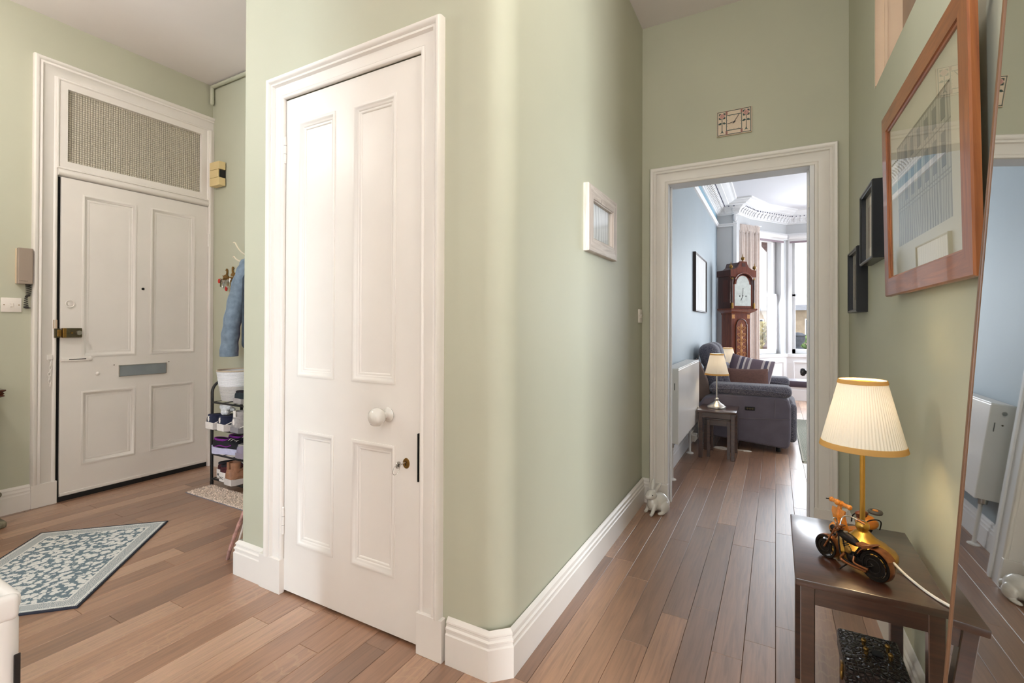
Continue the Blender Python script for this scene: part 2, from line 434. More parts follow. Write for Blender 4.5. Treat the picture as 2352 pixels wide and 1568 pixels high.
# ---- mouldings
BASE = [(0, 0), (0.018, 0), (0.018, 0.098), (0.014, 0.102), (0.013, 0.110), (0.0165, 0.113), (0.0165, 0.119), (0.011, 0.124), (0.010, 0.131), (0.0125, 0.134), (0.0115, 0.139), (0.004, 0.148), (0, 0.150)]
CAS = [(0, 0), (0, 0.010), (0.003, 0.015), (0.009, 0.017), (0.015, 0.015), (0.018, 0.011), (0.020, 0.013), (0.060, 0.013), (0.063, 0.017), (0.066, 0.024), (0.074, 0.024), (0.077, 0.021), (0.080, 0.028), (0.088, 0.034), (0.095, 0.034), (0.099, 0.028), (0.101, 0.020), (0.101, 0)]
def fit(p, w):
    s = w/p[-1][0]; return [(a*s, b) for a, b in p]
UP = (0, 0, 1)
def baseb(name, path, label, flip=1):
    return S(name, sweep(BASE, [(x, y, 0) for x, y in path], UP, flip=flip), M_WHITE, label, 'baseboard')
baseb('baseboard_entrance', [(EX, -1.2), (EX, 1.131)], 'white moulded baseboard left of the front door')
baseb('baseboard_side', [(EX, SY), (-2.11, SY)], 'white moulded baseboard behind the shoe rack')
baseb('baseboard_closet', [(-2.11, SY), (-2.112, 1.30), (-1.935, 1.30)], 'white moulded baseboard left of the cupboard door')
baseb('baseboard_corridor', [(-0.955, 1.30), (-0.795, 1.30), (-0.7455, 1.347), (-0.7455, EY), (-0.697, EY)], 'white moulded baseboard turning the rounded corner into the corridor')
baseb('baseboard_right', [(0.293, EY), (rx(EY), EY), (rx(-0.25), -0.25)], 'white moulded baseboard behind the dark side table')
PB = 0.0245
def plinth(name, x0, x1, label):
    return box(x0, x1, CY-PB, CY, 0, 0.142, 0.002, 1)
t = thing('trim_2', 'white moulded architrave framing the narrow cupboard door', 'architrave', kind='structure')
obj('casing', sweep(fit(CAS, 0.094), [(-1.803, CY, 0.142), (-1.803, CY, 2.062), (-1.071, CY, 2.062), (-1.071, CY, 0.142)], (0, -1, 0), flip=-1), M_WHITE, t, smooth=True, angle=0.9)
obj('plinth_block', box(-1.937, -1.80, CY-PB, CY, 0, 0.142, 0.0015, 1), M_WHITE, t)
obj('plinth_block', box(-1.074, -0.966, CY-PB, CY, 0, 0.142, 0.0015, 1), M_WHITE, t)
t = thing('trim_3', 'white moulded architrave framing the sitting room doorway', 'architrave', kind='structure')
obj('casing', sweep(fit(CAS, 0.109), [(DX0, EY, 0.135), (DX0, EY, DZ), (DX1+0.021, EY, DZ), (DX1+0.021, EY, 0.135)], (0, -1, 0), flip=-1), M_WHITE, t, smooth=True, angle=0.9)
obj('plinth_block', box(-0.700, DX0+0.003, EY-0.027, EY, 0, 0.135, 0.0015, 1), M_WHITE, t)
obj('plinth_block', box(DX1+0.018, 0.296, EY-0.027, EY, 0, 0.135, 0.0015, 1), M_WHITE, t)
obj('jamb', [box(DX0-0.02, DX0, EY, 3.205, 0, DZ), box(DX1, DX1+0.02, EY-0.012, 3.205, 0, DZ), box(DX0, DX1, EY, 3.205, DZ, DZ+0.02)], M_LRWHITE, t)
objs('door_stop', [box(DX0, DX0+0.010, 3.150, 3.17, 0, DZ, 0.002), box(DX1-0.010, DX1, 3.150, 3.17, 0, DZ, 0.002)], M_LRWHITE, t)
obj('hinge', [box(DX1-0.003, DX1, 3.13, 3.20, 1.78, 1.90), ], M_WHITE, t)
obj('hinge', [box(DX1-0.003, DX1, 3.13, 3.20, 0.24, 0.40), ], M_WHITE, t)
t = thing('trim_4', 'white moulded architrave around the front door and fanlight', 'architrave', kind='structure')
obj('casing', sweep(fit(CAS, 0.116), [(EX, 1.247, 0.14), (EX, 1.247, 2.645), (EX, SY, 2.645)], (1, 0, 0), flip=-1), M_WHITE, t, smooth=True, angle=0.9)
obj('plinth_block', box(EX, EX+0.026, 1.131, 1.250, 0, 0.14, 0.0015, 1), M_WHITE, t)
obj('hinge_post', sweep([(0, 0), (0, 0.03), (0.006, 0.034), (0.014, 0.034), (0.018, 0.026), (0.036, 0.026), (0.036, 0)], [(EX, 2.152, 0), (EX, 2.152, 2.65)], (1, 0, 0), flip=1), M_WHITE, t, smooth=True, angle=0.9)
obj('jamb', [box(EX-0.25, EX, 1.240, 1.2475, 0, 2.66), box(EX-0.25, EX, 2.1535, 2.16, 0, 2.66)], M_WHITE, t)
obj('transom', sweep([(0, -0.06), (0.0, 0.016), (0.008, 0.026), (0.022, 0.030), (0.034, 0.022), (0.040, 0.016), (0.052, 0.014), (0.056, -0.06)], [(EX, 1.247, 2.05), (EX, 2.154, 2.05)], (1, 0, 0), flip=-1), M_WHITE, t, smooth=True, angle=0.9)

# ---- panelled doors. local frame: a across, z up, d towards the viewer
def panel_door(root, place, a0, a1, z0, z1, cols, rows, thick=0.04, mould=0.036):
    """stiles + rails as one frame, each recessed panel and its moulding a part"""
    def bx(aa, ab, da, db, za, zb, b=0.0): return place(box(aa, ab, da, db, za, zb, b))
    sh = []
    edges = [a0]+[e for c in cols for e in c]+[a1]
    for i in range(0, len(edges), 2): sh.append(bx(edges[i], edges[i+1], -thick, 0, z0, z1))
    zed = [z0]+[e for r in rows for e in r]+[z1]
    for c in cols:
        for i in range(0, len(zed), 2): sh.append(bx(c[0], c[1], -thick, 0, zed[i], zed[i+1]))
    obj('stiles_and_rails', sh, M_WHITE, root)
    for c in cols:
        for r in rows:
            p = obj('panel', bx(c[0]-0.004, c[1]+0.004, -0.026, -0.012, r[0]-0.004, r[1]+0.004), M_WHITE, root)
            pr = [(0, -0.013), (0, 0.003), (0.006, 0.005), (0.012, 0.003), (0.015, -0.002), (0.022, -0.003), (0.026, -0.008), (0.031, -0.007), (mould, -0.011), (mould, -0.013)]
            path = [(c[0], 0, r[0]), (c[0], 0, r[1]), (c[1], 0, r[1]), (c[1], 0, r[0])]
            obj('moulding', place(sweep(pr, path, (0, 1, 0), closed=True, flip=-1)), M_WHITE, p, smooth=True, angle=0.9)
placeC = lambda s: ([(a, 1.2985-d, z) for a, d, z in s[0]], s[1])          # faces -Y
placeE = lambda s: ([(-3.938+d, a, z) for a, d, z in s[0]], s[1])         # faces +X
d2 = thing('door_2', 'narrow white four-panel cupboard door with white knob and brass key', 'door', kind='structure')
panel_door(d2, placeC, -1.800, -1.078, 0.012, 2.056, [(-1.722, -1.505), (-1.408, -1.190)], [(0.215, 0.686), (0.905, 1.952)])
kn = obj('knob', T(lathe([(0, 0), (0.024, 0), (0.026, 0.004), (0.020, 0.008), (0.011, 0.012), (0.010, 0.030), (0.017, 0.036), (0.028, 0.044), (0.033, 0.058), (0.030, 0.072), (0.018, 0.083), (0, 0.086)], 32), Mx((-1.222, 1.2985, 0.796), rx=PI/2)), M_PORCELAIN, d2, smooth=True, angle=1.2)
es = obj('key_escutcheon', T(lathe([(0, 0), (0.015, 0), (0.014, 0.003), (0, 0.003)], 24), Mx((-1.138, 1.2985, 0.632), rx=PI/2, sc=(1, 1.25, 1))), M_BRASS, d2, smooth=True)
obj('keyhole', [T(lathe([(0, 0), (0.0035, 0), (0.0035, 0.0038), (0, 0.0038)], 12), Mx((-1.138, 1.2985, 0.637), rx=PI/2)), box(-1.1398, -1.1362, 1.2945, 1.298, 0.624, 0.637)], M_DARKGAP, es)
key = obj('key', [tube([(-1.138, 1.297, 0.636), (-1.138, 1.268, 0.636)], 0.0026), T(lathe([(0.005, -0.0015), (0.012, -0.0015), (0.012, 0.0015), (0.005, 0.0015), (0.005, -0.0015)], 20), Mx((-1.138, 1.257, 0.636), ry=PI/2))], M_CHROME, d2, smooth=True)
obj('key_ring', tube([(-1.138+0.003*math.sin(a), 1.247+0.017*math.cos(a), 0.622+0.017*math.sin(a)) for a in [2*PI*i/24 for i in range(24)]], 0.0011, 6, closed=True), M_CHROME, key, smooth=True)
for zc in (1.85, 0.30):
    h = obj('hinge', [tube([(-1.8015, 1.294, zc-0.05), (-1.8015, 1.294, zc+0.05)], 0.0055, 12), sphere((-1.8015, 1.294, zc+0.053), 0.0055, 6), sphere((-1.8015, 1.294, zc-0.053), 0.0055, 6)], M_WHITE, d2, smooth=True)
    objs('knuckle_line', [tube([(-1.8015, 1.294, zc+dz-0.0008), (-1.8015, 1.294, zc+dz+0.0008)], 0.0058, 12) for dz in (-0.018, 0.018)], mat('worn_steel', (150, 146, 140), 0.4, 0.7), h)
obj('lock_edge', [box(-1.078, -1.073, 1.285, 1.2985, 0.58, 0.745)], M_DARKGAP, d2)
obj('latch', box(-1.081, -1.076, 1.292, 1.300, 0.725, 0.737), M_BRASS, d2)

d1 = thing('door_1', 'white four-panel front door with brass night latch and letter flap', 'door', kind='structure')
panel_door(d1, placeE, 1.264, 2.150, 0.030, 2.043, [(1.370, 1.670), (1.757, 2.057)], [(0.205, 0.680), (0.902, 1.955)], mould=0.04)
obj('draught_strip', box(-3.985, -3.936, 1.256, 2.150, 0.0, 0.031), M_BLACK, d1)
obj('weather_bar', placeE(box(1.264, 2.150, 0, 0.006, 0.034, 0.052, 0.002)), M_WHITE, d1)
obj('dark_joint', [box(-3.985, -3.952, 1.2475, 1.264, 0.0, 2.043)], M_DARKGAP, d1)
lb = obj('letter_flap', placeE(box(1.573, 1.858, 0, 0.008, 0.759, 0.832, 0.002)), mat('grey_anodised_metal', (158, 166, 172), 0.4, 0.5), d1)
obj('flap_frame', [placeE(box(1.571, 1.860, 0, 0.010, za, zb)) for za, zb in ((0.757, 0.760), (0.831, 0.835))]+[placeE(box(ya, yb, 0, 0.010, 0.757, 0.835)) for ya, yb in ((1.570, 1.574), (1.857, 1.861))], M_CHROME, lb)
objs('bolt_hole', [placeE(box(y_-0.003, y_+0.003, 0, 0.001, 0.836, 0.842)) for y_ in (1.545, 1.880)], M_BRONZE, d1)
nl = obj('night_latch', placeE(box(1.285, 1.364, 0, 0.026, 1.030, 1.090, 0.003)), M_BRONZE, d1)
obj('latch_knob', placeE(T(lathe([(0, 0), (0.014, 0), (0.015, 0.012), (0.012, 0.018), (0, 0.018)], 20), Mx((1.345, 0.026, 1.060), rx=-PI/2))), M_CHROME, nl, smooth=True)
obj('latch_cylinder', placeE(T(lathe([(0, 0), (0.006, 0), (0.006, 0.003), (0, 0.003)], 16), Mx((1.312, 0.026, 1.060), rx=-PI/2))), M_BRASS, nl)
obj('latch_end_plate', placeE(box(1.268, 1.287, 0, 0.0265, 1.030, 1.090, 0.002)), M_BRASS, nl)
kp = obj('latch_keep', [box(EX, EX+0.028, 1.232, 1.262, 1.030, 1.088, 0.002)], M_BRONZE, d1)
obj('keep_face', box(EX+0.004, EX+0.034, 1.244, 1.264, 1.038, 1.080, 0.002), M_BRASS, kp)
obj('worn_patch', box(EX+0.001, EX+0.0165, 1.229, 1.2485, 1.088, 1.142), mat('bare_primer', (198, 176, 150), 0.7), d1)
vw = obj('viewer', placeE(T(lathe([(0, 0), (0.009, 0), (0.009, 0.003), (0.005, 0.003), (0.005, 0.001), (0, 0.001)], 16), Mx((1.711, 0, 1.366), rx=-PI/2))), M_BLACK, d1)
rp = obj('ring_pull', placeE(T(lathe([(0, 0), (0.011, 0), (0.011, 0.004), (0, 0.005)], 20), Mx((1.309, 0, 1.244), rx=-PI/2))), M_WHITE, d1, smooth=True)
obj('ring', placeE(tube([(1.309+0.021*math.cos(a), 0.006, 1.245+0.022*math.sin(a)) for a in [2*PI*i/24 for i in range(24)]], 0.003, 6, closed=True)), M_WHITE, rp, smooth=True)
bd = obj('chain_slide', placeE(box(1.268, 1.412, 0, 0.008, 0.878, 0.902, 0.003)), M_WHITE, d1)
obj('slot', placeE(box(1.305, 1.392, 0.007, 0.0086, 0.888, 0.893)), M_DARKGAP, bd)
obj('slide_end', placeE(sphere((1.414, 0.004, 0.890), 0.014, 8, (1, 0.5, 1))), M_WHITE, bd, smooth=True)
sc_ = obj('screw_cover', placeE(sphere((1.455, 0.0, 0.787), 0.013, 8, (1, 0.5, 1))), M_WHITE, d1, smooth=True)
ch = obj('security_chain', box(EX+0.013, EX+0.024, 1.200, 1.226, 0.895, 0.925, 0.002), M_WHITE, d1)
links = []
for i in range(8):
    zc = 0.888-i*0.021
    links.append(tube([(EX+0.02+(0.006*math.cos(a) if i % 2 else 0), 1.2145+(0 if i % 2 else 0.006*math.cos(a))+0.003*math.sin(i), zc+0.014*math.sin(a)) for a in [2*PI*j/10 for j in range(10)]], 0.0022, 5, closed=True))
objs('chain_link', links, M_WHITE, ch, smooth=True)
for zc in (1.78, 0.33):
    obj('hinge', [tube([(-3.926, 2.1515, zc-0.05), (-3.926, 2.1515, zc+0.05)], 0.007, 10)], M_WHITE, d1, smooth=True)

# fanlight above the front door
w1 = thing('window_1', 'wide fanlight of small-squared obscure glass above the front door', 'window', kind='structure')
FZ0, FZ1, FY0, FY1 = 2.147, 2.605, 1.293, 2.101
obj('frame', sweep([(0, -0.03), (0, 0.008), (0.004, 0.010), (0.040, 0.010), (0.046, 0.018), (0.052, 0.018), (0.056, 0.004), (0.058, -0.03)], [(-3.945, FY0, FZ0), (-3.945, FY0, FZ1), (-3.945, FY1, FZ1), (-3.945, FY1, FZ0)], (1, 0, 0), closed=True, flip=-1), M_WHITE, w1, smooth=True, angle=0.9)
q = NT('squared_obscure_glass')
v = q.coords('World', (1, 72, 72))
sx = q.n('ShaderNodeSeparateXYZ'); q.l(v, sx.inputs[0])
hs = []
for ax in (1, 2):
    s1 = q.n('ShaderNodeMath', operation='MULTIPLY'); s1.inputs[1].default_value = PI; q.l(sx.outputs[ax], s1.inputs[0])
    s2 = q.n('ShaderNodeMath', operation='SINE'); q.l(s1.outputs[0], s2.inputs[0])
    s3 = q.n('ShaderNodeMath', operation='ABSOLUTE'); q.l(s2.outputs[0], s3.inputs[0]); hs.append(s3)
mm = q.n('ShaderNodeMath', operation='MULTIPLY'); q.l(hs[0].outputs[0], mm.inputs[0]); q.l(hs[1].outputs[0], mm.inputs[1])
gcol = q.ramp(mm.outputs[0], [(0.05, lin((168, 158, 140))), (0.5, lin((232, 224, 206)))]); q.l(gcol.outputs[0], q.b.inputs['Base Color']); q.b.inputs['Roughness'].default_value = 0.3  # lens shading of each cell put into the colour as darker edges
q.b.inputs['Transmission Weight'].default_value = 0.15; q.b.inputs['IOR'].default_value = 1.45
q.bump(mm.outputs[0], 0.9, 0.006)
obj('pane', box(-3.972, -3.962, FY0-0.005, FY1+0.005, FZ0-0.005, FZ1+0.005), q.m, w1)
S('wall_landing', [box(-5.6, -5.5, 0.9, 2.6, 0, CEIL), box(-5.5, -4.2, 0.8, 0.9, 0, CEIL), box(-5.5, -4.2, 2.5, 2.6, 0, CEIL), box(-5.6, -4.1, 0.8, 2.6, CEIL, CEIL+0.1)], mat('stairwell_paint', (150, 140, 122), 0.7), 'dim beige stairwell wall behind the fanlight', 'wall')

# sitting-room door, opened back against the wall
d3 = thing('door_3', 'white sitting room door standing open with a pewter knob', 'door', loc=(DX1+0.024, 3.205, 0), rz=-0.045, kind='structure')
dm = box(0.0, 0.040, 0.004, 0.745, 0.008, 1.985, 0.001, 1)
obj('leaf', dm, M_LRWHITE, d3)
for (ya, yb, za, zb) in ((0.11, 0.33, 0.2, 0.66), (0.42, 0.64, 0.2, 0.66), (0.11, 0.33, 0.9, 1.88), (0.42, 0.64, 0.9, 1.88)):
    obj('moulding', sweep([(0, -0.002), (0, 0.004), (0.012, 0.006), (0.02, 0.002), (0.02, -0.002)], [(0, ya, za), (0, ya, zb), (0, yb, zb), (0, yb, za)], (-1, 0, 0), closed=True, flip=-1), M_LRWHITE, d3)
M_PEWTER = mat('aged_pewter', (96, 94, 98), 0.35, 0.85, noise=0.1, nscale=60)
obj('knob', T(lathe([(0, 0), (0.026, 0), (0.026, 0.004), (0.010, 0.008), (0.009, 0.03), (0.014, 0.036), (0.025, 0.042), (0.028, 0.055), (0.022, 0.066), (0, 0.07)], 24), Mx((0.0, 0.675, 0.80), ry=-PI/2)), M_PEWTER, d3, smooth=True, angle=1.2)

# ---- sitting room shell
S('wall_sitting_left', box(LRX-0.14, LRX, 3.2, LRY+0.1, 0, LRC), M_BLUE, 'pale blue sitting room wall behind the radiator', 'wall')
S('wall_sitting_right', box(3.2, 3.4, 3.2, 7.4, 0, LRC), M_BLUE, 'pale blue far side wall of the sitting room', 'wall')
BAY = [(-0.465, 7.25), (-0.323, 7.678), (0.14, 8.366), (1.66, 8.366), (2.123, 7.678), (2.265, 7.25)]
def segwall(p, q_, z0, z1, s0=None, s1=None, t0=0.0, t1=0.22):
    p = Vector((*p, 0)); q_ = Vector((*q_, 0)); d = (q_-p); L = d.length; d /= L; n = Vector((-d.y, d.x, 0))
    a = 0 if s0 is None else s0; b = L if s1 is None else s1
    P = [p+d*a+n*t0, p+d*b+n*t0, p+d*b+n*t1, p+d*a+n*t1]
    return prism([(w.x, w.y) for w in P], z0, z1)
WZ0, WZ1 = 0.70, 2.41
bay_sh = [box(LRX-0.14, -0.465, LRY, LRY+0.2, 0, LRC), box(2.265, 3.4, LRY, LRY+0.2, 0, LRC)]
bay_sh += [segwall(BAY[0], BAY[1], 0, LRC), segwall(BAY[4], BAY[5], 0, LRC)]
WIN = {1: (0.135, 0.70), 2: (0.075, 1.445), 3: (0.13, 0.695)}
for i in (1, 2, 3):
    a, b = WIN[i]
    bay_sh += [segwall(BAY[i], BAY[i+1], 0, WZ0), segwall(BAY[i], BAY[i+1], WZ1, LRC), segwall(BAY[i], BAY[i+1], WZ0, WZ1, 0, a), segwall(BAY[i], BAY[i+1], WZ0, WZ1, b, None)]
S('wall_bay', bay_sh, M_GREY, 'pale grey bay window wall of the sitting room', 'wall')
COR = [(0, 2.648), (0.016, 2.648), (0.020, 2.660), (0.034, 2.664), (0.036, 2.672), (0.040, 2.690), (0.060, 2.722), (0.092, 2.742), (0.104, 2.746), (0.106, 2.754), (0.160, 2.764), (0.165, 2.772), (0.172, 2.774), (0.210, 2.786), (0.238, 2.800), (0.262, 2.802), (0.268, LRC), (0, LRC)]
cpath = [(LRX, 3.2, 0), (LRX, LRY, 0), (BAY[0][0], LRY, 0)]+[(x, y, 0) for x, y in BAY[1:]]+[(3.2, LRY, 0), (3.2, 3.2, 0)]
t5 = S('trim_5', sweep(COR, cpath, UP, flip=1), M_LRWHITE, 'deep white plaster cornice with acanthus leaves round the sitting room ceiling', 'cornice')
# acanthus leaves + bead holes of the cornice
lv = []; dots = []
def along(path, step):
    for (a, b) in zip(path[:-1], path[1:]):
        a = Vector(a); b = Vector(b); L = (b-a).length; d = (b-a)/L; n = d.cross(Vector(UP))
        k = max(1, int(L/step))
        for i in range(k): yield a+d*(L*(i+0.5)/k), d, n
for p, d, n in along([(LRX, 4.3, 0), (LRX, LRY-0.06, 0)], 0.085):
    pass
vis_path = [(LRX, 4.6, 0), (LRX, LRY-0.05, 0)], [(LRX+0.06, LRY, 0), (BAY[0][0], LRY, 0)], [(*BAY[0], 0), (*BAY[1], 0)], [(*BAY[1], 0), (*BAY[2], 0)], [(*BAY[2], 0), (0.9, 8.366, 0)]
for pp in vis_path:
    for p, d, n in along(pp, 0.075):
        for k_, (u, z, w) in enumerate(((0.042, 2.682, 0.024), (0.056, 2.706, 0.028), (0.078, 2.730, 0.022))):
            c = p+n*u+Vector((0, 0, z))
            lv.append(T(sphere((0, 0, 0), 1, 4, (w*0.8, 0.010, 0.019)), Matrix.Translation(c) @ Matrix((d, n, Vector(UP))).transposed().to_4x4() @ Euler((-0.7, 0, 0)).to_matrix().to_4x4()))
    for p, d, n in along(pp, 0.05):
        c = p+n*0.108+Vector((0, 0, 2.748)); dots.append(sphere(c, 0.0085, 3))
obj('acanthus_leaf', lv, M_LRWHITE, t5, smooth=True, kind='stuff')
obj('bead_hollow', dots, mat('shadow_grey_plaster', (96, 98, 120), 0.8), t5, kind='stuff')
S('trim_6', sweep([(0, 2.488), (0.02, 2.488), (0.024, 2.496), (0.020, 2.506), (0.030, 2.516), (0.034, 2.526), (0.028, 2.534), (0, 2.534)], [(LRX, 3.2, 0), (LRX, LRY, 0), (BAY[0][0], LRY, 0)], UP), M_LRWHITE, 'white picture rail along the sitting room wall', 'picture rail')
obj('band', box(LRX, LRX+0.0015, 3.2, LRY, 2.534, 2.648), mat('deep_blue_wall_band', (140, 178, 198), 0.6), bpy.data.objects['trim_6'])
S('baseboard_sitting', sweep(BASE, [(LRX, 3.2, 0), (LRX, LRY, 0), (BAY[0][0], LRY, 0)], UP), M_LRWHITE, 'white baseboard below the radiator', 'baseboard')
pl = S('trim_7', [box(-0.515, -0.467, LRY-0.03, LRY, 0, 2.56, 0.008)], M_LRWHITE, 'white pilaster strip with carved bracket beside the curtain', 'pilaster')
obj('bracket', [T(sphere((0, 0, 0), 1, 6, (0.026, 0.03, 0.06)), Mx((-0.49, LRY-0.03, 2.60))), box(-0.522, -0.46, LRY-0.05, LRY, 2.645, 2.665, 0.004), box(-0.520, -0.462, LRY-0.04, LRY, 2.545, 2.556, 0.004)], M_LRWHITE, pl, smooth=True)

# bay windows: sashes, glass, panelled dado, roller blinds
M_GLASS = glass_thin('window_glass')
M_BLIND = mat('white_blind_fabric', (236, 234, 234), 0.8, noise=0.02)
M_BLINDBAR = mat('mauve_blind_bar', (150, 132, 140), 0.7, noise=0.03)
def frame_on(p, q_):
    p = Vector((*p, 0)); q_ = Vector((*q_, 0)); d = (q_-p).normalized(); n = Vector((-d.y, d.x, 0))
    M = Matrix((d, n, Vector(UP))).transposed().to_4x4(); M.translation = p; return M    # local: x along, y outwards, z up
def sash_window(name, i, label, splits):
    M = frame_on(BAY[i], BAY[i+1]); a, b = WIN[i]; L = (Vector(BAY[i+1])-Vector(BAY[i])).length
    w = thing(name, label, 'window', kind='structure')
    obj('architrave', [T(s, M) for s in (box(a-0.05, a, -0.012, 0.12, WZ0, WZ1+0.03, 0.004), box(b, b+0.05, -0.012, 0.12, WZ0, WZ1+0.03, 0.004), box(0, L, -0.02, 0.02, WZ1+0.005, WZ1+0.10, 0.006))], M_LRWHITE, w)
    obj('sill', T(box(0.0, L, -0.03, 0.14, WZ0-0.05, WZ0, 0.006), M), M_LRWHITE, w)
    xs = [a]+splits+[b]
    for x0, x1 in zip(xs[:-1], xs[1:]):
        up = obj('upper_sash', [T(s, M) for s in (box(x0, x1, 0.09, 0.125, 1.565, 1.605, 0.003), box(x0, x0+0.042, 0.09, 0.125, 1.6, WZ1, 0.003), box(x1-0.042, x1, 0.09, 0.125, 1.6, WZ1, 0.003), box(x0, x1, 0.09, 0.125, WZ1-0.03, WZ1))], M_LRWHITE, w)
        obj('pane', T(box(x0+0.03, x1-0.03, 0.105, 0.109, 1.59, WZ1-0.02), M), M_GLASS, up)
        lo = obj('lower_sash', [T(s, M) for s in (box(x0, x1, 0.05, 0.085, 1.565, 1.60, 0.003), box(x0, x0+0.048, 0.05, 0.085, WZ0, 1.6, 0.003), box(x1-0.048, x1, 0.05, 0.085, WZ0, 1.6, 0.003), box(x0, x1, 0.05, 0.085, WZ0, WZ0+0.07, 0.003))], M_LRWHITE, w)
        obj('pane', T(box(x0+0.03, x1-0.03, 0.065, 0.069, WZ0+0.05, 1.58), M), M_GLASS, lo)
    if len(splits):
        obj('mullion', [T(box(x-0.03, x+0.03, -0.01, 0.13, WZ0, WZ1), M) for x in splits], M_LRWHITE, w)
    # panelled dado under the window
    dd_ = obj('dado_panel', T(box(0.004, L-0.004, -0.014, 0.0, 0.15, 0.652), M), M_LRWHITE, w)
    obj('dado_moulding', T(sweep([(0, 0), (0, 0.012), (0.01, 0.016), (0.022, 0.004), (0.022, 0)], [(0.09, -0.014, 0.20), (0.09, -0.014, 0.585), (L-0.09, -0.014, 0.585), (L-0.09, -0.014, 0.20)], (0, -1, 0), closed=True, flip=1), M), M_LRWHITE, dd_)
    obj('dado_skirting', T(box(0, L, -0.024, 0.0, 0, 0.16, 0.004), M), M_LRWHITE, w)
    return w
sash_window('window_2', 1, 'white sash window of the bay beside the cream curtain', [])
sash_window('window_3', 2, 'white sash window in the middle of the bay', [0.76])
sash_window('window_4', 3, 'white sash window on the far side of the bay', [])
for i, lab in ((1, 'white roller blind rolled up over the window beside the curtain'), (2, 'white roller blind rolled up over the middle bay window')):
    M = frame_on(BAY[i], BAY[i+1]); a, b = WIN[i]
    t = thing('roller_blind', lab, 'blind', loc=tuple(M @ Vector((a, -0.03, WZ1))), group='roller blinds in the bay')
    M2 = Matrix.Translation(-t.location) @ M
    obj('cassette', T(tube([(a-0.04, -0.045, WZ1+0.045), (b+0.04, -0.045, WZ1+0.045)], 0.034, 12), M2), M_BLIND, t, smooth=True)
    obj('fabric', T(box(a-0.03, b+0.03, -0.022, -0.018, WZ1-0.02, WZ1+0.05), M2), M_BLIND, t)
    obj('bottom_bar', T(box(a-0.03, b+0.03, -0.027, -0.013, WZ1-0.045, WZ1-0.018, 0.002), M2), M_BLINDBAR, t)

# ------------------------------------------------------------------ globe pendants added for fill in hall and sitting room, all out of view
q = NT('opal_globe'); q.b.inputs['Emission Color'].default_value = (1, 0.93, 0.84, 1); q.b.inputs['Emission Strength'].default_value = 2.0
M_OPAL = q.m
for (px_, py_, pz_, e_, lab) in ((0.05, 0.90, CEIL, 12.5, 'white glass globe pendant added as fill light over the corridor'), (-3.05, 0.20, CEIL, 23.0, 'white glass globe pendant added as fill light near the front door'), (1.3, 4.9, LRC, 20.0, 'white glass globe pendant added as fill light in the sitting room')):
    pd = thing('fill_pendant', lab, 'lamp', loc=(px_, py_, pz_))
    obj('ceiling_rose', lathe([(0, -0.03), (0.03, -0.028), (0.05, -0.012), (0.055, 0), (0, 0)], 24), M_WHITE, pd, smooth=True)
    dr_ = 0.0 if pz_ > 2.9 else 0.75
    obj('flex', tube([(0, 0, -0.02), (0, 0, -0.16-dr_)], 0.004), M_WHITE, pd)
    obj('globe', sphere((0, 0, -0.25-dr_), 0.10, 12), M_OPAL, pd, smooth=True)
    pl_d = bpy.data.lights.new('pendant_fill_light', 'POINT'); pl_d.energy = e_; pl_d.color = (1, 0.97, 0.93); pl_d.shadow_soft_size = 0.12
    pl_o = bpy.data.objects.new('pendant_fill_light', pl_d); COL.objects.link(pl_o); pl_o.parent = pd; pl_o.location = (0, 0, -0.49-dr_)

# ------------------------------------------------------------------ dark nest tables
def nest_table(label, loc, w, d, h, group=None, leg=0.03, top=0.018):
    """w along x, d along y, origin at the floor under the centre"""
    t = thing('side_table', label, 'table', loc, group=group)
    obj('tabletop', box(-w/2, w/2, -d/2, d/2, h-top, h, 0.003), M_DARKWOOD, t, smooth=True)
    ix, iy = w/2-0.012, d/2-0.012
    for sx_ in (-1, 1):
        for sy_ in (-1, 1):
            x0 = sx_*ix; x1 = sx_*(ix-leg); y0 = sy_*iy; y1 = sy_*(iy-leg)
            obj('leg', box(min(x0, x1), max(x0, x1), min(y0, y1), max(y0, y1), 0, h-top, 0.002, 1), M_DARKWOOD, t)
    for sy_ in (-1, 1):
        obj('apron', box(-ix+leg, ix-leg, *(sorted((sy_*(iy-0.004), sy_*(iy-0.020)))), h-top-0.045, h-top), M_DARKWOOD, t)
    for sx_ in (-1, 1):
        obj('apron', box(*(sorted((sx_*(ix-0.004), sx_*(ix-0.020)))), -iy+leg, iy-leg, h-top-0.045, h-top), M_DARKWOOD, t)
    return t
TH = 0.505
nest_table('dark brown side table carrying the lit lamp and model bikes', (0.190, 1.590, 0), 0.296, 0.455, TH)

# ------------------------------------------------------------------ pleated table lamps
q = NT('pleated_cream_shade')
df = q.n('ShaderNodeBsdfDiffuse'); df.inputs[0].default_value = lin((248, 240, 224))
tl = q.n('ShaderNodeBsdfTranslucent'); tl.inputs[0].default_value = lin((252, 238, 222))
mx = q.n('ShaderNodeMixShader'); mx.inputs[0].default_value = 0.050
q.l(df.outputs[0], mx.inputs[1]); q.l(tl.outputs[0], mx.inputs[2]); q.l(mx.outputs[0], q.out.inputs[0])
M_SHADE = q.m
q = NT('shade_trim_tape')
df = q.n('ShaderNodeBsdfDiffuse'); df.inputs[0].default_value = lin((222, 186, 120))
tl = q.n('ShaderNodeBsdfTranslucent'); tl.inputs[0].default_value = lin((236, 178, 90))
mx = q.n('ShaderNodeMixShader'); mx.inputs[0].default_value = 0.35
q.l(df.outputs[0], mx.inputs[1]); q.l(tl.outputs[0], mx.inputs[2]); q.l(mx.outputs[0], q.out.inputs[0])
M_TRIM = q.m
q = NT('lit_bulb'); q.b.inputs['Emission Color'].default_value = (1, 0.82, 0.56, 1); q.b.inputs['Emission Strength'].default_value = 25.0
M_BULB = q.m
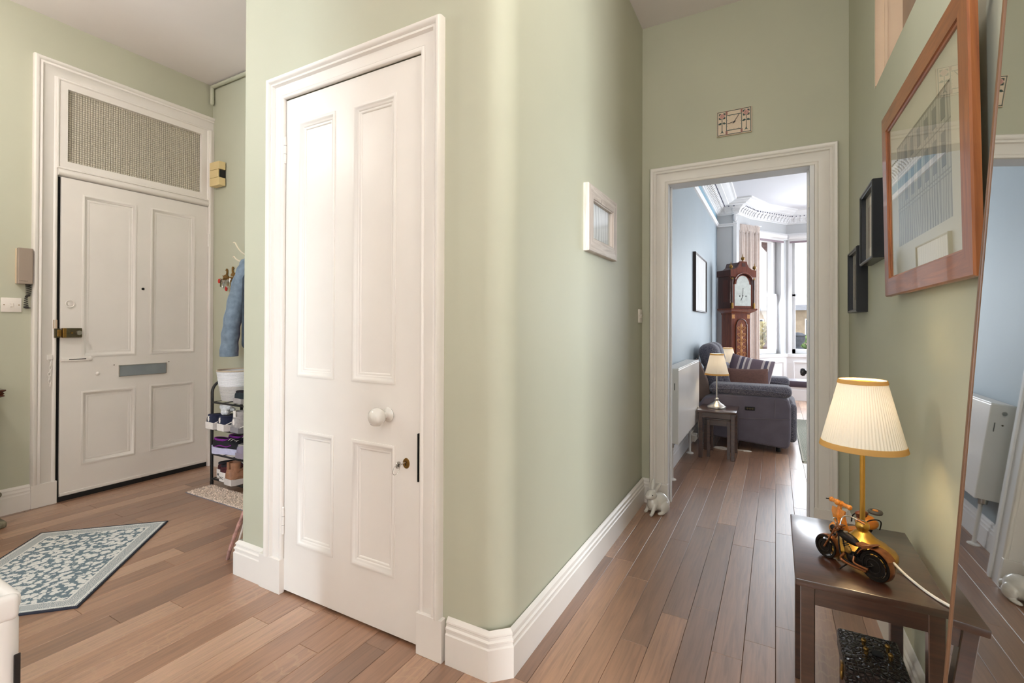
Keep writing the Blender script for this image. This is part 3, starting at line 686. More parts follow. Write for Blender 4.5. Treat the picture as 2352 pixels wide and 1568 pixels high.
M_GOLD = mat('satin_brass', (206, 160, 78), 0.34, metal=1.0, noise=0.05, nscale=40)
def table_lamp(label, loc, metal, power, group=None, cord=None, tilt=0.0):
    t = thing('table_lamp', label, 'lamp', loc, group=group)
    obj('base', lathe([(0, 0), (0.074, 0), (0.077, 0.004), (0.077, 0.014), (0.073, 0.020), (0.062, 0.026), (0.056, 0.033), (0.050, 0.036), (0.036, 0.044), (0.024, 0.055), (0.018, 0.062), (0.013, 0.065), (0.0135, 0.069), (0.0165, 0.073), (0.0155, 0.083), (0.010, 0.089), (0, 0.089)], 48), metal, t, smooth=True, angle=0.9)
    obj('stem', tube([(0, 0, 0.082), (0, 0, 0.32)], 0.0062, 12), metal, t, smooth=True)
    obj('bulb_holder', lathe([(0, 0.315), (0.014, 0.315), (0.014, 0.355), (0, 0.355)], 16), M_PLASTIC, t)
    obj('bulb', sphere((0, 0, 0.395), 0.026, 10), M_BULB, t, smooth=True)
    B0, B1, R0, R1 = 0.288, 0.470, 0.097, 0.053
    n = 360; V = []; F = []
    for j in range(7):
        f_ = j/6; z = B0+(B1-B0)*f_; r = R0+(R1-R0)*f_
        for i in range(n):
            a = 2*PI*i/n; rr = r*(1+0.010*math.cos(72*a))
            V.append((rr*math.cos(a), rr*math.sin(a), z))
    for j in range(6):
        for i in range(n):
            F.append((j*n+i, j*n+(i+1) % n, (j+1)*n+(i+1) % n, (j+1)*n+i))
    sh = obj('lamp_shade', (V, F), M_SHADE, t, smooth=True, angle=3)
    def band(z0, z1, r0, r1): return lathe_open([(r0+0.001, z0), (r0+0.0022, z0+0.001), (r1+0.0022, z1-0.001), (r1+0.001, z1)], 72)
    k = (R1-R0)/(B1-B0)
    obj('trim_band', [band(B0-0.001, B0+0.014, R0, R0+k*0.014)], M_TRIM, sh, smooth=True)
    obj('trim_band', [band(B1-0.010, B1+0.001, R1-k*0.010, R1)], M_TRIM, sh, smooth=True)
    obj('shade_ring', [tube([(R1*math.cos(a), R1*math.sin(a), B1-0.008) for a in [2*PI*i/40 for i in range(40)]], 0.0012, 5, closed=True)]+[tube([(0, 0, B1-0.012), (R1*math.cos(a), R1*math.sin(a), B1-0.008)], 0.0012, 5) for a in (0.3, 0.3+2*PI/3, 0.3+4*PI/3)]+[tube([(0, 0, 0.355), (0, 0, B1-0.004)], 0.002, 6)], metal, sh)
    if cord: obj('cord', tube(cord, 0.0032, 8), M_PLASTIC, t, smooth=True)
    ld = bpy.data.lights.new('bulb_light', 'POINT'); ld.energy = power; ld.color = (1, 0.80, 0.54); ld.shadow_soft_size = 0.02
    lo = bpy.data.objects.new('bulb_light', ld); COL.objects.link(lo); lo.parent = t; lo.location = (0, 0, 0.398)
    return t
def bez(pts, n=8):
    """Catmull-Rom through the points"""
    P = [Vector(p) for p in pts]; P = [P[0]*2-P[1]]+P+[P[-1]*2-P[-2]]; out = []
    for i in range(1, len(P)-2):
        for k in range(n):
            t = k/n; a, b, c, d = P[i-1:i+3]
            out.append(0.5*((2*b)+(c-a)*t+(2*a-5*b+4*c-d)*t*t+(3*b-a-3*c+d)*t**3))
    out.append(P[-2]); return out
LX, LY = 0.205, 1.590
table_lamp('brass table lamp with lit pleated cream shade on the hall side table', (LX, LY, TH), M_GOLD, 17.0, 'pleated table lamps',
    cord=bez([(0.058, -0.050, 0.012), (0.075, -0.09, 0.004), (0.095, -0.150, 0.004), (0.112, -0.185, 0.004), (0.124, -0.205, 0.005), (0.131, -0.213, 0.004)]))

# ------------------------------------------------------------------ model motorcycle and model scooter on the table
M_COPPER = mat('aged_copper', (146, 92, 58), 0.35, metal=0.85, noise=0.25, nscale=70)
M_GUN = mat('blackened_metal', (40, 34, 32), 0.38, metal=0.8, noise=0.2, nscale=90)
def torus(c, R, r, axis='y', n=28, m=8):
    pts = []
    for i in range(n):
        a = 2*PI*i/n
        p = {'y': (R*math.cos(a), 0, R*math.sin(a)), 'x': (0, R*math.cos(a), R*math.sin(a)), 'z': (R*math.cos(a), R*math.sin(a), 0)}[axis]
        pts.append((c[0]+p[0], c[1]+p[1], c[2]+p[2]))
    return tube(pts, r, m, closed=True)
def wheel(c, R, w):
    rim = T(lathe([(R*0.78, -w*0.45), (R*0.95, -w*0.5), (R, -w*0.3), (R, w*0.3), (R*0.95, w*0.5), (R*0.78, w*0.45), (R*0.78, -w*0.45)], 36), Mx(c, rx=PI/2))
    rim = (rim[0], [f for f in rim[1] if len(f) == 4])
    sp = [tube([c, (c[0]+R*0.8*math.cos(a), c[1], c[2]+R*0.8*math.sin(a))], 0.0010, 5) for a in [2*PI*i/10 for i in range(10)]]
    hub = T(lathe([(0, -w*0.5), (R*0.2, -w*0.5), (R*0.2, w*0.5), (0, w*0.5)], 16), Mx(c, rx=PI/2))
    return rim, sp+[hub]
# local x = forward
mb = thing('model_motorcycle', 'small copper and black chopper motorcycle model in front of the lamp', 'model motorcycle', (0.172, 1.482, TH), rz=math.atan2(0.083, -0.090))
RW, FWH = 0.036, 0.030
r1, r2 = wheel((-0.058, 0, RW), RW, 0.022); w_ = obj('wheel', r1, M_GUN, mb, smooth=True); obj('spokes', r2, M_GUN, w_); obj('tread', T(lathe_open([(RW*0.985, -0.0085), (RW*1.012, -0.007), (RW*1.012, 0.007), (RW*0.985, 0.0085)], 36), Mx((-0.058, 0, RW), rx=PI/2)), M_COPPER, w_, smooth=True)
obj('brake_disc', [T(lathe([(0, 0), (0.024, 0), (0.024, 0.002), (0, 0.002)], 24), Mx((-0.058, 0.010, RW), rx=-PI/2)), torus((-0.058, 0.012, RW), 0.016, 0.0015), torus((-0.058, 0.012, RW), 0.026, 0.0012)], M_GUN, w_)
r1, r2 = wheel((0.068, 0, FWH), FWH, 0.020); w_ = obj('wheel', r1, M_GUN, mb, smooth=True); obj('spokes', r2, M_GUN, w_); obj('tread', T(lathe_open([(FWH*0.985, -0.008), (FWH*1.012, -0.0065), (FWH*1.012, 0.0065), (FWH*0.985, 0.008)], 36), Mx((0.068, 0, FWH), rx=PI/2)), M_COPPER, w_, smooth=True)
obj('brake_disc', [T(lathe([(0, 0), (0.019, 0), (0.019, 0.002), (0, 0.002)], 24), Mx((0.068, 0.009, FWH), rx=-PI/2)), torus((0.068, 0.011, FWH), 0.013, 0.0013)], M_GUN, w_)
fen = [(-0.058+(RW+0.006)*math.cos(a), (RW+0.006)*math.sin(a)+RW) for a in [math.radians(15+i*10) for i in range(14)]]
fe2 = [(-0.058+(RW+0.0035)*math.cos(a), (RW+0.0035)*math.sin(a)+RW) for a in [math.radians(155-i*10) for i in range(14)]]
obj('rear_mudguard', prism([(x, z) for x, z in fen]+[(x, z) for x, z in fe2[1:]], -0.013, 0.013, 'xz'), M_COPPER, mb, smooth=True)
obj('fuel_tank', sphere((0.012, 0, 0.074), 1, 10, (0.032, 0.012, 0.011), Euler((0, -0.25, 0))), M_GUN, mb, smooth=True)
obj('filler_cap', T(lathe([(0, 0), (0.005, 0), (0.005, 0.003), (0, 0.003)], 12), Mx((0.020, 0, 0.084))), M_CHROME, mb)
obj('seat', [prism([(-0.058, 0.083), (-0.050, 0.076), (-0.030, 0.068), (-0.016, 0.069), (-0.014, 0.074), (-0.032, 0.074), (-0.050, 0.083)], -0.012, 0.012, 'xz'), tube([(-0.046, 0.005, 0.078), (-0.050, 0.005, 0.068)], 0.0015, 6), tube([(-0.046, -0.005, 0.078), (-0.050, -0.005, 0.068)], 0.0015, 6)], M_COPPER, mb)
obj('frame', [tube(bez([(0.034, s_*0.006, 0.078), (0.030, s_*0.009, 0.045), (0.020, s_*0.010, 0.022), (-0.020, s_*0.010, 0.018), (-0.058, s_*0.013, 0.036)], 4), 0.0020, 6) for s_ in (-1, 1)]+[tube([(0.034, 0, 0.082), (-0.012, 0, 0.066), (-0.058, 0.012, 0.036)], 0.002, 6), tube([(-0.012, 0, 0.066), (-0.058, -0.012, 0.036)], 0.002, 6)], M_GUN, mb)
cyl = []
for ang, x_ in ((0.5, 0.012), (-0.45, -0.012)):
    for k in range(6):
        cyl.append(T(lathe([(0, 0), (0.0085-0.0004*k, 0), (0.0085-0.0004*k, 0.0024), (0, 0.0024)], 14), Mx((x_*0.5, 0, 0.030)) @ Euler((0, ang, 0)).to_matrix().to_4x4() @ Mx((0, 0, 0.008+k*0.0042))))
obj('engine', [sphere((0.0, 0, 0.030), 1, 8, (0.016, 0.013, 0.014)), sphere((-0.006, -0.013, 0.031), 1, 8, (0.009, 0.006, 0.009)), sphere((0.010, -0.012, 0.026), 1, 8, (0.007, 0.006, 0.007)), box(-0.032, -0.012, -0.011, 0.011, 0.022, 0.038, 0.003)]+cyl, M_GUN, mb, smooth=True)
obj('air_filter', T(lathe([(0, 0), (0.008, 0), (0.009, 0.004), (0.006, 0.007), (0, 0.007)], 18), Mx((0.003, 0.012, 0.050), rx=-PI/2)), M_BRASS, mb, smooth=True)
objs('exhaust', [tube(bez([(0.012, 0.013, 0.038), (0.020, 0.017, 0.022), (0.0, 0.017, 0.016), (-0.045, 0.017, 0.018)], 5), 0.0032, 8), tube(bez([(-0.012, 0.013, 0.040), (-0.016, 0.018, 0.026), (-0.05, 0.018, 0.025)], 5), 0.0028, 8)], M_COPPER, mb, smooth=True)
obj('fork', [tube([(0.068, s_*0.013, FWH), (0.036, s_*0.011, 0.096)], 0.0024, 8) for s_ in (-1, 1)]+[box(0.033, 0.043, -0.015, 0.015, 0.084, 0.088, 0.001), box(0.030, 0.040, -0.015, 0.015, 0.094, 0.097, 0.001)], M_COPPER, mb, smooth=True)
obj('headlamp', sphere((0.052, 0, 0.084), 1, 8, (0.009, 0.008, 0.008)), M_GUN, mb, smooth=True)
hb = obj('handlebar', [tube(bez([(0.038, s_*0.004, 0.096), (0.036, s_*0.012, 0.116), (0.030, s_*0.030, 0.118), (0.010, s_*0.040, 0.110)], 5), 0.0016, 6) for s_ in (-1, 1)], M_CHROME, mb, smooth=True)
objs('grip', [tube([(0.016, s_*0.037, 0.1125), (0.002, s_*0.044, 0.107)], 0.0028, 8) for s_ in (-1, 1)], M_COPPER, hb, smooth=True)
objs('lever', [tube([(0.024, s_*0.034, 0.116), (0.006, s_*0.050, 0.112)], 0.0010, 5) for s_ in (-1, 1)], M_CHROME, hb)
obj('drive_chain', torus((0, 0, 0), 1, 0.0013) if False else [tube([(-0.058+0.016*math.cos(a), -0.015, RW+0.016*math.sin(a)) for a in [PI/2+PI*i/8 for i in range(9)]]+[(-0.010, -0.015, 0.021), (-0.006, -0.015, 0.028), (-0.010, -0.015, 0.036)], 0.0016, 6, closed=True)], M_BRONZE, mb)
objs('foot_peg', [tube([(0.018, s_*0.010, 0.018), (0.020, s_*0.030, 0.018)], 0.0018, 6) for s_ in (-1, 1)], M_CHROME, mb)
obj('kickstand', tube([(0.002, 0.012, 0.016), (0.006, 0.028, 0.008), (0.010, 0.034, 0.001)], 0.0016, 6), M_GUN, mb)

M_ORWOOD = wood('orange_carved_wood', (206, 112, 34), (236, 160, 66), 0.32, 'X', 2.2, coat=0.4)
sc = thing('model_scooter', 'small carved wooden scooter model behind the lamp', 'model scooter', (0.205, 1.735, TH), rz=math.atan2(-0.055, -0.081))
soft(obj('body', [sphere((-0.034, 0, 0.034), 1, 10, (0.030, 0.018, 0.020), Euler((0, 0.15, 0))), sphere((-0.040, 0.014, 0.032), 1, 8, (0.024, 0.010, 0.016)), sphere((-0.040, -0.014, 0.032), 1, 8, (0.024, 0.010, 0.016)), box(-0.020, 0.040, -0.013, 0.013, 0.012, 0.018), tube([(0.040, 0, 0.014), (0.052, 0, 0.060), (0.046, 0, 0.086)], [0.008, 0.007, 0.006], 10)], M_ORWOOD, sc, smooth=True), 0.0018, 3)
obj('leg_shield', [prism([(0.040, 0.014), (0.046, 0.030), (0.054, 0.062), (0.052, 0.076), (0.048, 0.076), (0.050, 0.062), (0.042, 0.032), (0.036, 0.016)], -0.024, 0.024, 'xz')], M_ORWOOD, sc, smooth=True)
obj('seat', [sphere((-0.022, 0, 0.060), 1, 8, (0.020, 0.012, 0.008)), box(-0.034, -0.010, -0.008, 0.008, 0.046, 0.058, 0.002)], mat('dark_stained_wood', (120, 62, 28), 0.35), sc, smooth=True)
obj('handlebar', [tube([(0.046, -0.034, 0.092), (0.046, 0.034, 0.092)], 0.006, 10), sphere((0.046, 0.034, 0.092), 0.0075, 8), sphere((0.046, -0.034, 0.092), 0.0075, 8), box(0.040, 0.056, -0.010, 0.010, 0.086, 0.100, 0.004)], M_ORWOOD, sc, smooth=True)
obj('headlamp', sphere((0.056, 0, 0.096), 1, 8, (0.007, 0.009, 0.009)), M_ORWOOD, sc, smooth=True)
obj('lever', tube([(0.050, -0.034, 0.093), (0.062, -0.036, 0.094)], 0.0014, 6), M_GUN, sc)
obj('front_mudguard', [T(sphere((0, 0, 0), 1, 8, (0.022, 0.010, 0.014)), Mx((0.060, 0, 0.026), ry=0.4))], M_ORWOOD, sc, smooth=True)
for x_ in (0.062, -0.040):
    r1, r2 = wheel((x_, 0, 0.014), 0.014, 0.010); w_ = obj('wheel', r1, M_GUN, sc, smooth=True); obj('hub', r2, M_ORWOOD, w_)
sp = obj('spare_wheel', [torus((-0.066, 0, 0.062), 0.013, 0.006, 'z')], mat('grey_rubber', (84, 78, 70), 0.6), sc, smooth=True)
obj('hub', T(lathe([(0, 0), (0.008, 0), (0.007, 0.008), (0, 0.009)], 16), Mx((-0.066, 0, 0.060))), M_ORWOOD, sp, smooth=True)
objs('rail', [tube(bez([(-0.010, s_*0.024, 0.026), (-0.018, s_*0.026, 0.046), (-0.045, s_*0.026, 0.050), (-0.064, s_*0.022, 0.040), (-0.060, s_*0.022, 0.018)], 5), 0.0018, 6) for s_ in (-1, 1)], M_GUN, sc, smooth=True)

# ------------------------------------------------------------------ crocodile-grain case under the table
q = NT('crocodile_leather')
v = q.coords('Object', (60, 60, 60))
vo = q.n('ShaderNodeTexVoronoi', i_Scale=1.4); vo.feature = 'DISTANCE_TO_EDGE'; q.l(v, vo.inputs['Vector'])
cr_ = q.ramp(vo.outputs['Distance'], [(0.0, lin((16, 12, 12))), (0.12, lin((44, 34, 32))), (0.5, lin((58, 46, 42)))])
q.l(cr_.outputs[0], q.b.inputs['Base Color']); q.b.inputs['Roughness'].default_value = 0.25
hr = q.ramp(vo.outputs['Distance'], [(0.0, (0, 0, 0, 1)), (0.25, (1, 1, 1, 1))]); q.bump(hr.outputs[0], 0.8, 0.003)
M_CROC = q.m
M_CROC2 = mat('oxblood_leather', (62, 28, 20), 0.35, noise=0.3, nscale=60, bump=0.5, bscale=120)
cs = thing('leather_case', 'black crocodile-grain leather case on the floor under the side table', 'case', (0.222, 1.575, 0))
obj('body', box(-0.062, 0.066, -0.086, 0.090, 0, 0.205, 0.006), M_CROC2, cs)
lid = obj('lid', box(-0.067, 0.071, -0.092, 0.096, 0.198, 0.252, 0.008, 3), M_CROC, cs, smooth=True)
for (x_, y_) in ((-0.012, 0.035), (-0.012, -0.005), (0.040, 0.035), (0.040, -0.005)):
    obj('brass_stud', [tube([(x_, y_, 0.25), (x_, y_, 0.262)], 0.0045, 10), sphere((x_, y_, 0.264), 0.0065, 8)], M_BRASS, lid, smooth=True)
obj('leather_tab', box(0.002, 0.026, -0.004, 0.020, 0.2515, 0.2545, 0.001), M_BLACK, lid)
obj('clasp', [torus((-0.070, -0.045, 0.205), 0.012, 0.003, 'x'), box(-0.072, -0.066, -0.055, -0.035, 0.215, 0.235, 0.001)], M_BRASS, cs, smooth=True)
cb = tube(bez([(0.341, 1.375, 0.510), (0.350, 1.37, 0.48), (0.356, 1.42, 0.40), (0.354, 1.50, 0.28), (0.352, 1.50, 0.16), (0.330, 1.51, 0.10), (0.322, 1.535, 0.075), (0.330, 1.56, 0.02)], 6), 0.004, 8)
obj('power_cable', cb, M_PLASTIC, smooth=True, label='white power cable hanging on the wall behind the dark side table', cat='cable')

# ------------------------------------------------------------------ leaning mirror
n_m = Vector((-math.cos(0.01073)*math.cos(0.0667), -math.sin(0.01073)*math.cos(0.0667), math.sin(0.0667)))
d_m = -0.20119
M_FRAMEWOOD = wood('brown_mirror_frame_wood', (104, 70, 48), (142, 100, 70), 0.4, 'Z', 1.0)
q = NT('silvered_mirror'); q.b.inputs['Base Color'].default_value = (0.86, 0.88, 0.88, 1); q.b.inputs['Metallic'].default_value = 1.0; q.b.inputs['Roughness'].default_value = 0.015
M_MIRROR = q.m
hdir = Vector((math.sin(-0.01073), math.cos(0.01073), 0)); hdir = (hdir-n_m*hdir.dot(n_m)).normalized()
vdir = hdir.cross(n_m).normalized()
if vdir.z < 0: vdir = -vdir
org = n_m*d_m; org = org + hdir*(0.655-org.dot(hdir)); org = org + vdir*((0.0-org.z)/vdir.z)   # on the floor, middle of the mirror
mr = bpy.data.objects.new('leaning_mirror', None); COL.objects.link(mr)
tag(mr, 'tall brown-framed mirror leaning against the green wall beside the side table', 'mirror')
mr.matrix_world = Matrix.Translation(org) @ Matrix((hdir, -n_m, vdir)).transposed().to_4x4()       # local x: along wall, y: into the wall, z: up
MW, MH, MF = 0.312, 1.95, 0.008
obj('mirror_glass', box(-MW, MW, 0.000, 0.004, 0.02, MH-0.01), M_MIRROR, mr)
for nm, sh in (('frame_stile', box(MW-0.001, MW+MF, -0.002, 0.022, 0.0, MH, 0.002)), ('frame_stile', box(-MW-MF, -MW+0.001, -0.002, 0.022, 0.0, MH, 0.002)), ('frame_rail', box(-MW, MW, -0.002, 0.022, 0.0, 0.021, 0.002)), ('frame_rail', box(-MW, MW, -0.002, 0.022, MH-0.012, MH, 0.002))):
    obj(nm, sh, M_FRAMEWOOD, mr)
obj('backing', box(-MW, MW, 0.0045, 0.018, 0.015, MH-0.012), M_DARKGAP, mr)

# ------------------------------------------------------------------ pictures
M_PICGLASS = glass_thin('picture_glass', ior=2.1)
def sketch_mat(name, paper, ink, scale=40, rot=0.0, thr=(0.44, 0.5)):
    q = NT(name); v = q.coords('Object', (scale, scale, scale*0.5), (0, 0, rot))
    n1 = q.n('ShaderNodeTexNoise', i_Scale=0.25, i_Detail=3.0); q.l(v, n1.inputs['Vector'])
    n2 = q.n('ShaderNodeTexWave', i_Scale=0.6, i_Distortion=6.0, i_Detail=4.0); q.l(v, n2.inputs['Vector'])
    m1 = q.n('ShaderNodeMath', operation='MULTIPLY'); q.l(n1.outputs[0], m1.inputs[0]); q.l(n2.outputs['Fac'], m1.inputs[1])
    r = q.ramp(m1.outputs[0], [(0.1, lin(paper)), (0.75, lin(ink))]); q.l(r.outputs[0], q.b.inputs['Base Color'])
    q.b.inputs['Roughness'].default_value = 0.7; MATS[name] = q.m; return q.m
def framed(name, label, cat, M, w, h, bar_, depth, mfr, mpic, mount=None, mount_mat=None, group=None, glass=True, deep=0.006):
    """local: x across, z up, y towards the viewer, back on y=0"""
    t = bpy.data.objects.new(name, None); COL.objects.link(t); t.matrix_world = M; tag(t, label, cat, group)
    prof = [(0, 0), (0, depth-0.004), (0.003, depth), (bar_-0.006, depth), (bar_-0.004, depth-0.004), (bar_, depth-0.006), (bar_, 0)]
    path = [Vector((0, 0, 0)), Vector((0, 0, h)), Vector((w, 0, h)), Vector((w, 0, 0))]
    for i, nm in enumerate(('frame_stile', 'frame_rail', 'frame_stile', 'frame_rail')):
        a = path[i]; b = path[(i+1) % 4]; d = (b-a).normalized(); ins = {0: Vector((1, 0, 0)), 1: Vector((0, 0, -1)), 2: Vector((-1, 0, 0)), 3: Vector((0, 0, 1))}[i]
        V = []; k = len(prof)
        for e, sgn in ((a, 1), (b, -1)):
            for (u, y) in prof: V.append(tuple(e+ins*u+d*(sgn*u)+Vector((0, y, 0))))
        F = [(j, j+1, k+j+1, k+j) for j in range(k-1)]+[(k-1, 0, k, 2*k-1), tuple(range(k))[::-1], tuple(range(k, 2*k))]
        obj(nm, (V, F), mfr if not isinstance(mfr, tuple) else mfr[i % 2], t)
    ii = bar_-0.003
    yb = max(0.002, depth-0.006-deep)
    if mount:
        obj('mount', [box(ii, ii+mount, yb-0.0015, yb+0.0015, ii, h-ii), box(w-ii-mount, w-ii, yb-0.0015, yb+0.0015, ii, h-ii), box(ii+mount, w-ii-mount, yb-0.0015, yb+0.0015, ii, ii+mount), box(ii+mount, w-ii-mount, yb-0.0015, yb+0.0015, h-ii-mount, h-ii)], mount_mat, t)
    m_ = mount or 0.0
    obj('print', box(ii+m_-0.001, w-ii-m_+0.001, yb-0.002, yb-0.0002, ii+m_-0.001, h-ii-m_+0.001), mpic, t)
    if glass: obj('picture_glass', box(ii, w-ii, yb+0.003, yb+0.005, ii, h-ii), M_PICGLASS, t)
    return t
def frm(xdir, ydir, loc):
    xd = Vector(xdir).normalized(); yd = Vector(ydir).normalized(); zd = xd.cross(yd)
    M = Matrix((xd, yd, zd)).transposed().to_4x4(); M.translation = loc; return M
# rustic frame in the corridor (faces +X): x across = -Y so that z = up
M_RUSTIC = wood('whitewashed_rustic_wood', (176, 160, 148), (226, 216, 206), 0.6, 'X', 1.0, knots=0.9)
M_RUSTICZ = wood('whitewashed_rustic_wood_upright', (176, 158, 146), (224, 212, 202), 0.6, 'Z', 1.0, knots=0.9)
framed('picture_frame', 'chunky whitewashed wood picture frame on the green corridor wall', 'picture', frm((0, 1, 0), (-1, 0, 0), (0, 0, 0)), 0.1, 0.1, 0.02, 0.01, M_RUSTIC, M_RUSTIC) if False else None
MPA = sketch_mat('pale_sea_sketch', (226, 228, 224), (170, 172, 166), 14)
framed('picture_frame', 'chunky whitewashed wood picture frame on the green corridor wall', 'picture', Matrix(((0, 1, 0, WX), (-1, 0, 0, 2.445), (0, 0, 1, 1.452), (0, 0, 0, 1))), 0.428, 0.303, 0.066, 0.026, (M_RUSTICZ, M_RUSTIC), MPA, glass=True, deep=0.014)
# two black box frames on the right wall (face -X): x across = +Y? viewer looks along +X, so across = -Y ... build with x=+Y mirrored handedness-safe
def right_frame(y0, z0): return Matrix(((RS*-1*0, -1, 0, rx(y0)), (1, 0, 0, y0), (0, 0, 1, z0), (0, 0, 0, 1)))
M_BLKFRAME = mat('black_frame_lacquer', (30, 31, 36), 0.3, noise=0.05)
M_MOUNT = mat('ivory_mount_board', (232, 222, 206), 0.8, noise=0.01)
P1 = sketch_mat('faded_sepia_print', (206, 192, 176), (168, 150, 134), 20)
framed('picture_frame', 'upper of the two black box frames beside the large oak picture', 'picture', right_frame(2.185, 1.372), 0.298, 0.292, 0.014, 0.046, M_BLKFRAME, P1, 0.05, M_MOUNT, group='small black box frames', deep=0.016)
framed('picture_frame', 'lower black box frame beside the sitting room doorway', 'picture', right_frame(2.555, 1.182), 0.292, 0.290, 0.014, 0.042, M_BLKFRAME, P1, 0.05, M_MOUNT, group='small black box frames', deep=0.016)
# big wooden frame with an engraving of a building
M_OAKX = wood('orange_rustic_oak', (120, 62, 30), (176, 104, 54), 0.35, 'X', 1.0, coat=0.3, knots=0.5)
M_OAKZ = wood('orange_rustic_oak_upright', (120, 62, 30), (176, 104, 54), 0.35, 'Z', 1.0, coat=0.3, knots=0.5)
PRN = sketch_mat('building_engraving', (176, 170, 150), (112, 106, 92), 26)
_lean = Matrix.Rotation(-0.017, 4, 'Y') if False else Matrix.Identity(4)
MB_ = Matrix(((0.0, -1, 0, 0), (1, 0, 0, 0), (0, 0, 1, 0), (0, 0, 0, 1)))
MB_ = Matrix.Translation((0.3515, 1.242, 1.218)) @ Matrix.Rotation(0.0190, 4, 'Z') @ Matrix.Rotation(-0.017, 4, 'Y') @ MB_
bp = framed('picture_frame', 'large rustic oak frame holding an engraving of a building', 'picture', MB_, 0.766, 0.593, 0.062, 0.016, (M_OAKZ, M_OAKX), PRN, 0.085, mat('cream_mount_board', (206, 198, 172), 0.8, noise=0.02), deep=0.006)
ink = mat('engraving_ink', (122, 120, 108), 0.8); ink2 = mat('engraving_wash', (150, 145, 126), 0.8)
hs_ = []
for i in range(6):
    x_ = 0.185+i*0.065
    hs_.append(box(x_, x_+0.03, 0.0038, 0.0044, 0.27, 0.35)); hs_.append(box(x_, x_+0.03, 0.0038, 0.0044, 0.38, 0.43))
objs('engraved_window', hs_, ink, bp)
objs('engraved_line', [box(0.15, 0.62, 0.0038, 0.0043, z_, z_+0.003) for z_ in (0.245, 0.255, 0.365, 0.445, 0.452)]+[prism([(0.15, 0.45), (0.38, 0.50), (0.62, 0.45)], 0.0037, 0.0041, 'xz')], ink2, bp)
for x_ in (0.03, 0.735):
    for z_ in (0.03, 0.565): obj('wall_bumper', box(x_-0.008, x_+0.008, -0.026, 0.0, z_-0.008, z_+0.008), M_BLACK, bp)
obj('hanging_nail', [tube([(rx(1.19), 1.19, 1.63), (rx(1.19)-0.012, 1.19, 1.63)], 0.002, 6), sphere((rx(1.19)-0.013, 1.19, 1.63), 0.005, 6)], M_CHROME, smooth=True, label='small steel nail head in the wall beside the large oak frame', cat='nail')

# ------------------------------------------------------------------ tile clock over the doorway
ck = thing('wall_clock', 'cream ceramic tile clock with pink roses above the sitting room doorway', 'clock', (-0.214, EY, 2.312))
M_TILE = mat('cream_ceramic', (222, 202, 178), 0.3, noise=0.02); M_TGREEN = mat('dark_green_glaze', (38, 66, 60), 0.35, noise=0.05); M_PINK = mat('rose_glaze', (206, 158, 146), 0.35, noise=0.06, nscale=60); M_ROSE = mat('dusky_rose_glaze', (150, 100, 92), 0.35)
M_INK = mat('clock_hand_black', (24, 20, 20), 0.4)
obj('tile', box(-0.0935, 0.0935, -0.014, 0, -0.0735, 0.0735, 0.002), M_TILE, ck)
def fl(x0, x1, z0, z1, y=-0.0148): return box(x0, x1, y, -0.0135, z0, z1)
ln = [fl(-0.090, 0.090, 0.0665, 0.070), fl(-0.090, 0.090, -0.070, -0.0665), fl(-0.0895, -0.086, -0.070, 0.070), fl(0.086, 0.0895, -0.070, 0.070), fl(-0.0425, -0.039, -0.048, 0.05), fl(0.039, 0.0425, -0.048, 0.05), fl(-0.037, 0.037, 0.041, 0.045), fl(-0.037, 0.037, -0.047, -0.043)]
objs('green_border', ln, M_TGREEN, ck)
objs('border_block', [fl(x_-0.005, x_+0.005, z_-0.011, z_+0.011, -0.0150) for x_ in (-0.040, 0.040) for z_ in (0.058, -0.058)], M_ROSE, ck)
for x_ in (-0.064, 0.064):
    r_ = obj('rose', [T(lathe([(0, 0), (0.0145, 0), (0.0145, 0.0022), (0, 0.0022)], 24), Mx((x_, -0.0140, 0.043), rx=PI/2))], M_PINK, ck)
    objs('rose_line', [tube([(x_+0.001+rr*math.cos(a), -0.0163, 0.042+rr*math.sin(a)) for a in [st+k*0.35 for k in range(7)]], 0.0006, 4) for rr, st in ((0.003, 0), (0.006, 2), (0.006, 4.6), (0.009, 0.8), (0.010, 3.3))], M_ROSE, r_)
    objs('rose_square', [fl(x_+sx_*0.0105-0.0065, x_+sx_*0.0105+0.0065, 0.043+sz_*0.0105-0.0065, 0.043+sz_*0.0105+0.0065, -0.0145) for sx_ in (-1, 1) for sz_ in (-1, 1)], M_TGREEN, ck)
    obj('rose_stem', [prism([(x_-0.0016, 0.028), (x_+0.0016, 0.028), (x_+0.0018, -0.040), (x_+0.005, -0.052), (x_+0.011, -0.058), (x_, -0.054), (x_-0.011, -0.058), (x_-0.005, -0.052), (x_-0.0018, -0.040)], -0.0148, -0.0135, 'xz')], M_TGREEN, ck)
    objs('rose_leaf', [prism([(x_+s_*0.002, 0.0005), (x_+s_*0.006, 0.006), (x_+s_*0.012, 0.007), (x_+s_*0.022, -0.003), (x_+s_*0.013, -0.006), (x_+s_*0.006, -0.004)], -0.0149, -0.0135, 'xz') for s_ in (-1, 1)], M_TGREEN, ck)
objs('minute_mark', [fl(x_-0.001, x_+0.001, z_-0.0014, z_+0.0014) for x_, z_ in ((-0.022, 0.036), (0, 0.036), (0.035, 0.020), (0.035, 0.0), (0.035, -0.018), (-0.035, 0.014), (-0.035, -0.02), (-0.022, -0.039), (0, -0.039), (0.024, -0.039))], M_INK, ck)
obj('hour_hand', [bar((0.010, -0.0175, 0.002), (-0.036, -0.0175, -0.007), 0.0016, 0.0026)], M_INK, ck)
obj('minute_hand', [bar((-0.006, -0.0185, -0.010), (0.026, -0.0185, 0.038), 0.0016, 0.0026)], M_INK, ck)
obj('hand_boss', T(lathe([(0, 0), (0.0042, 0), (0.003, 0.006), (0, 0.006)], 14), Mx((0, -0.0140, -0.001), rx=PI/2)), M_INK, ck)

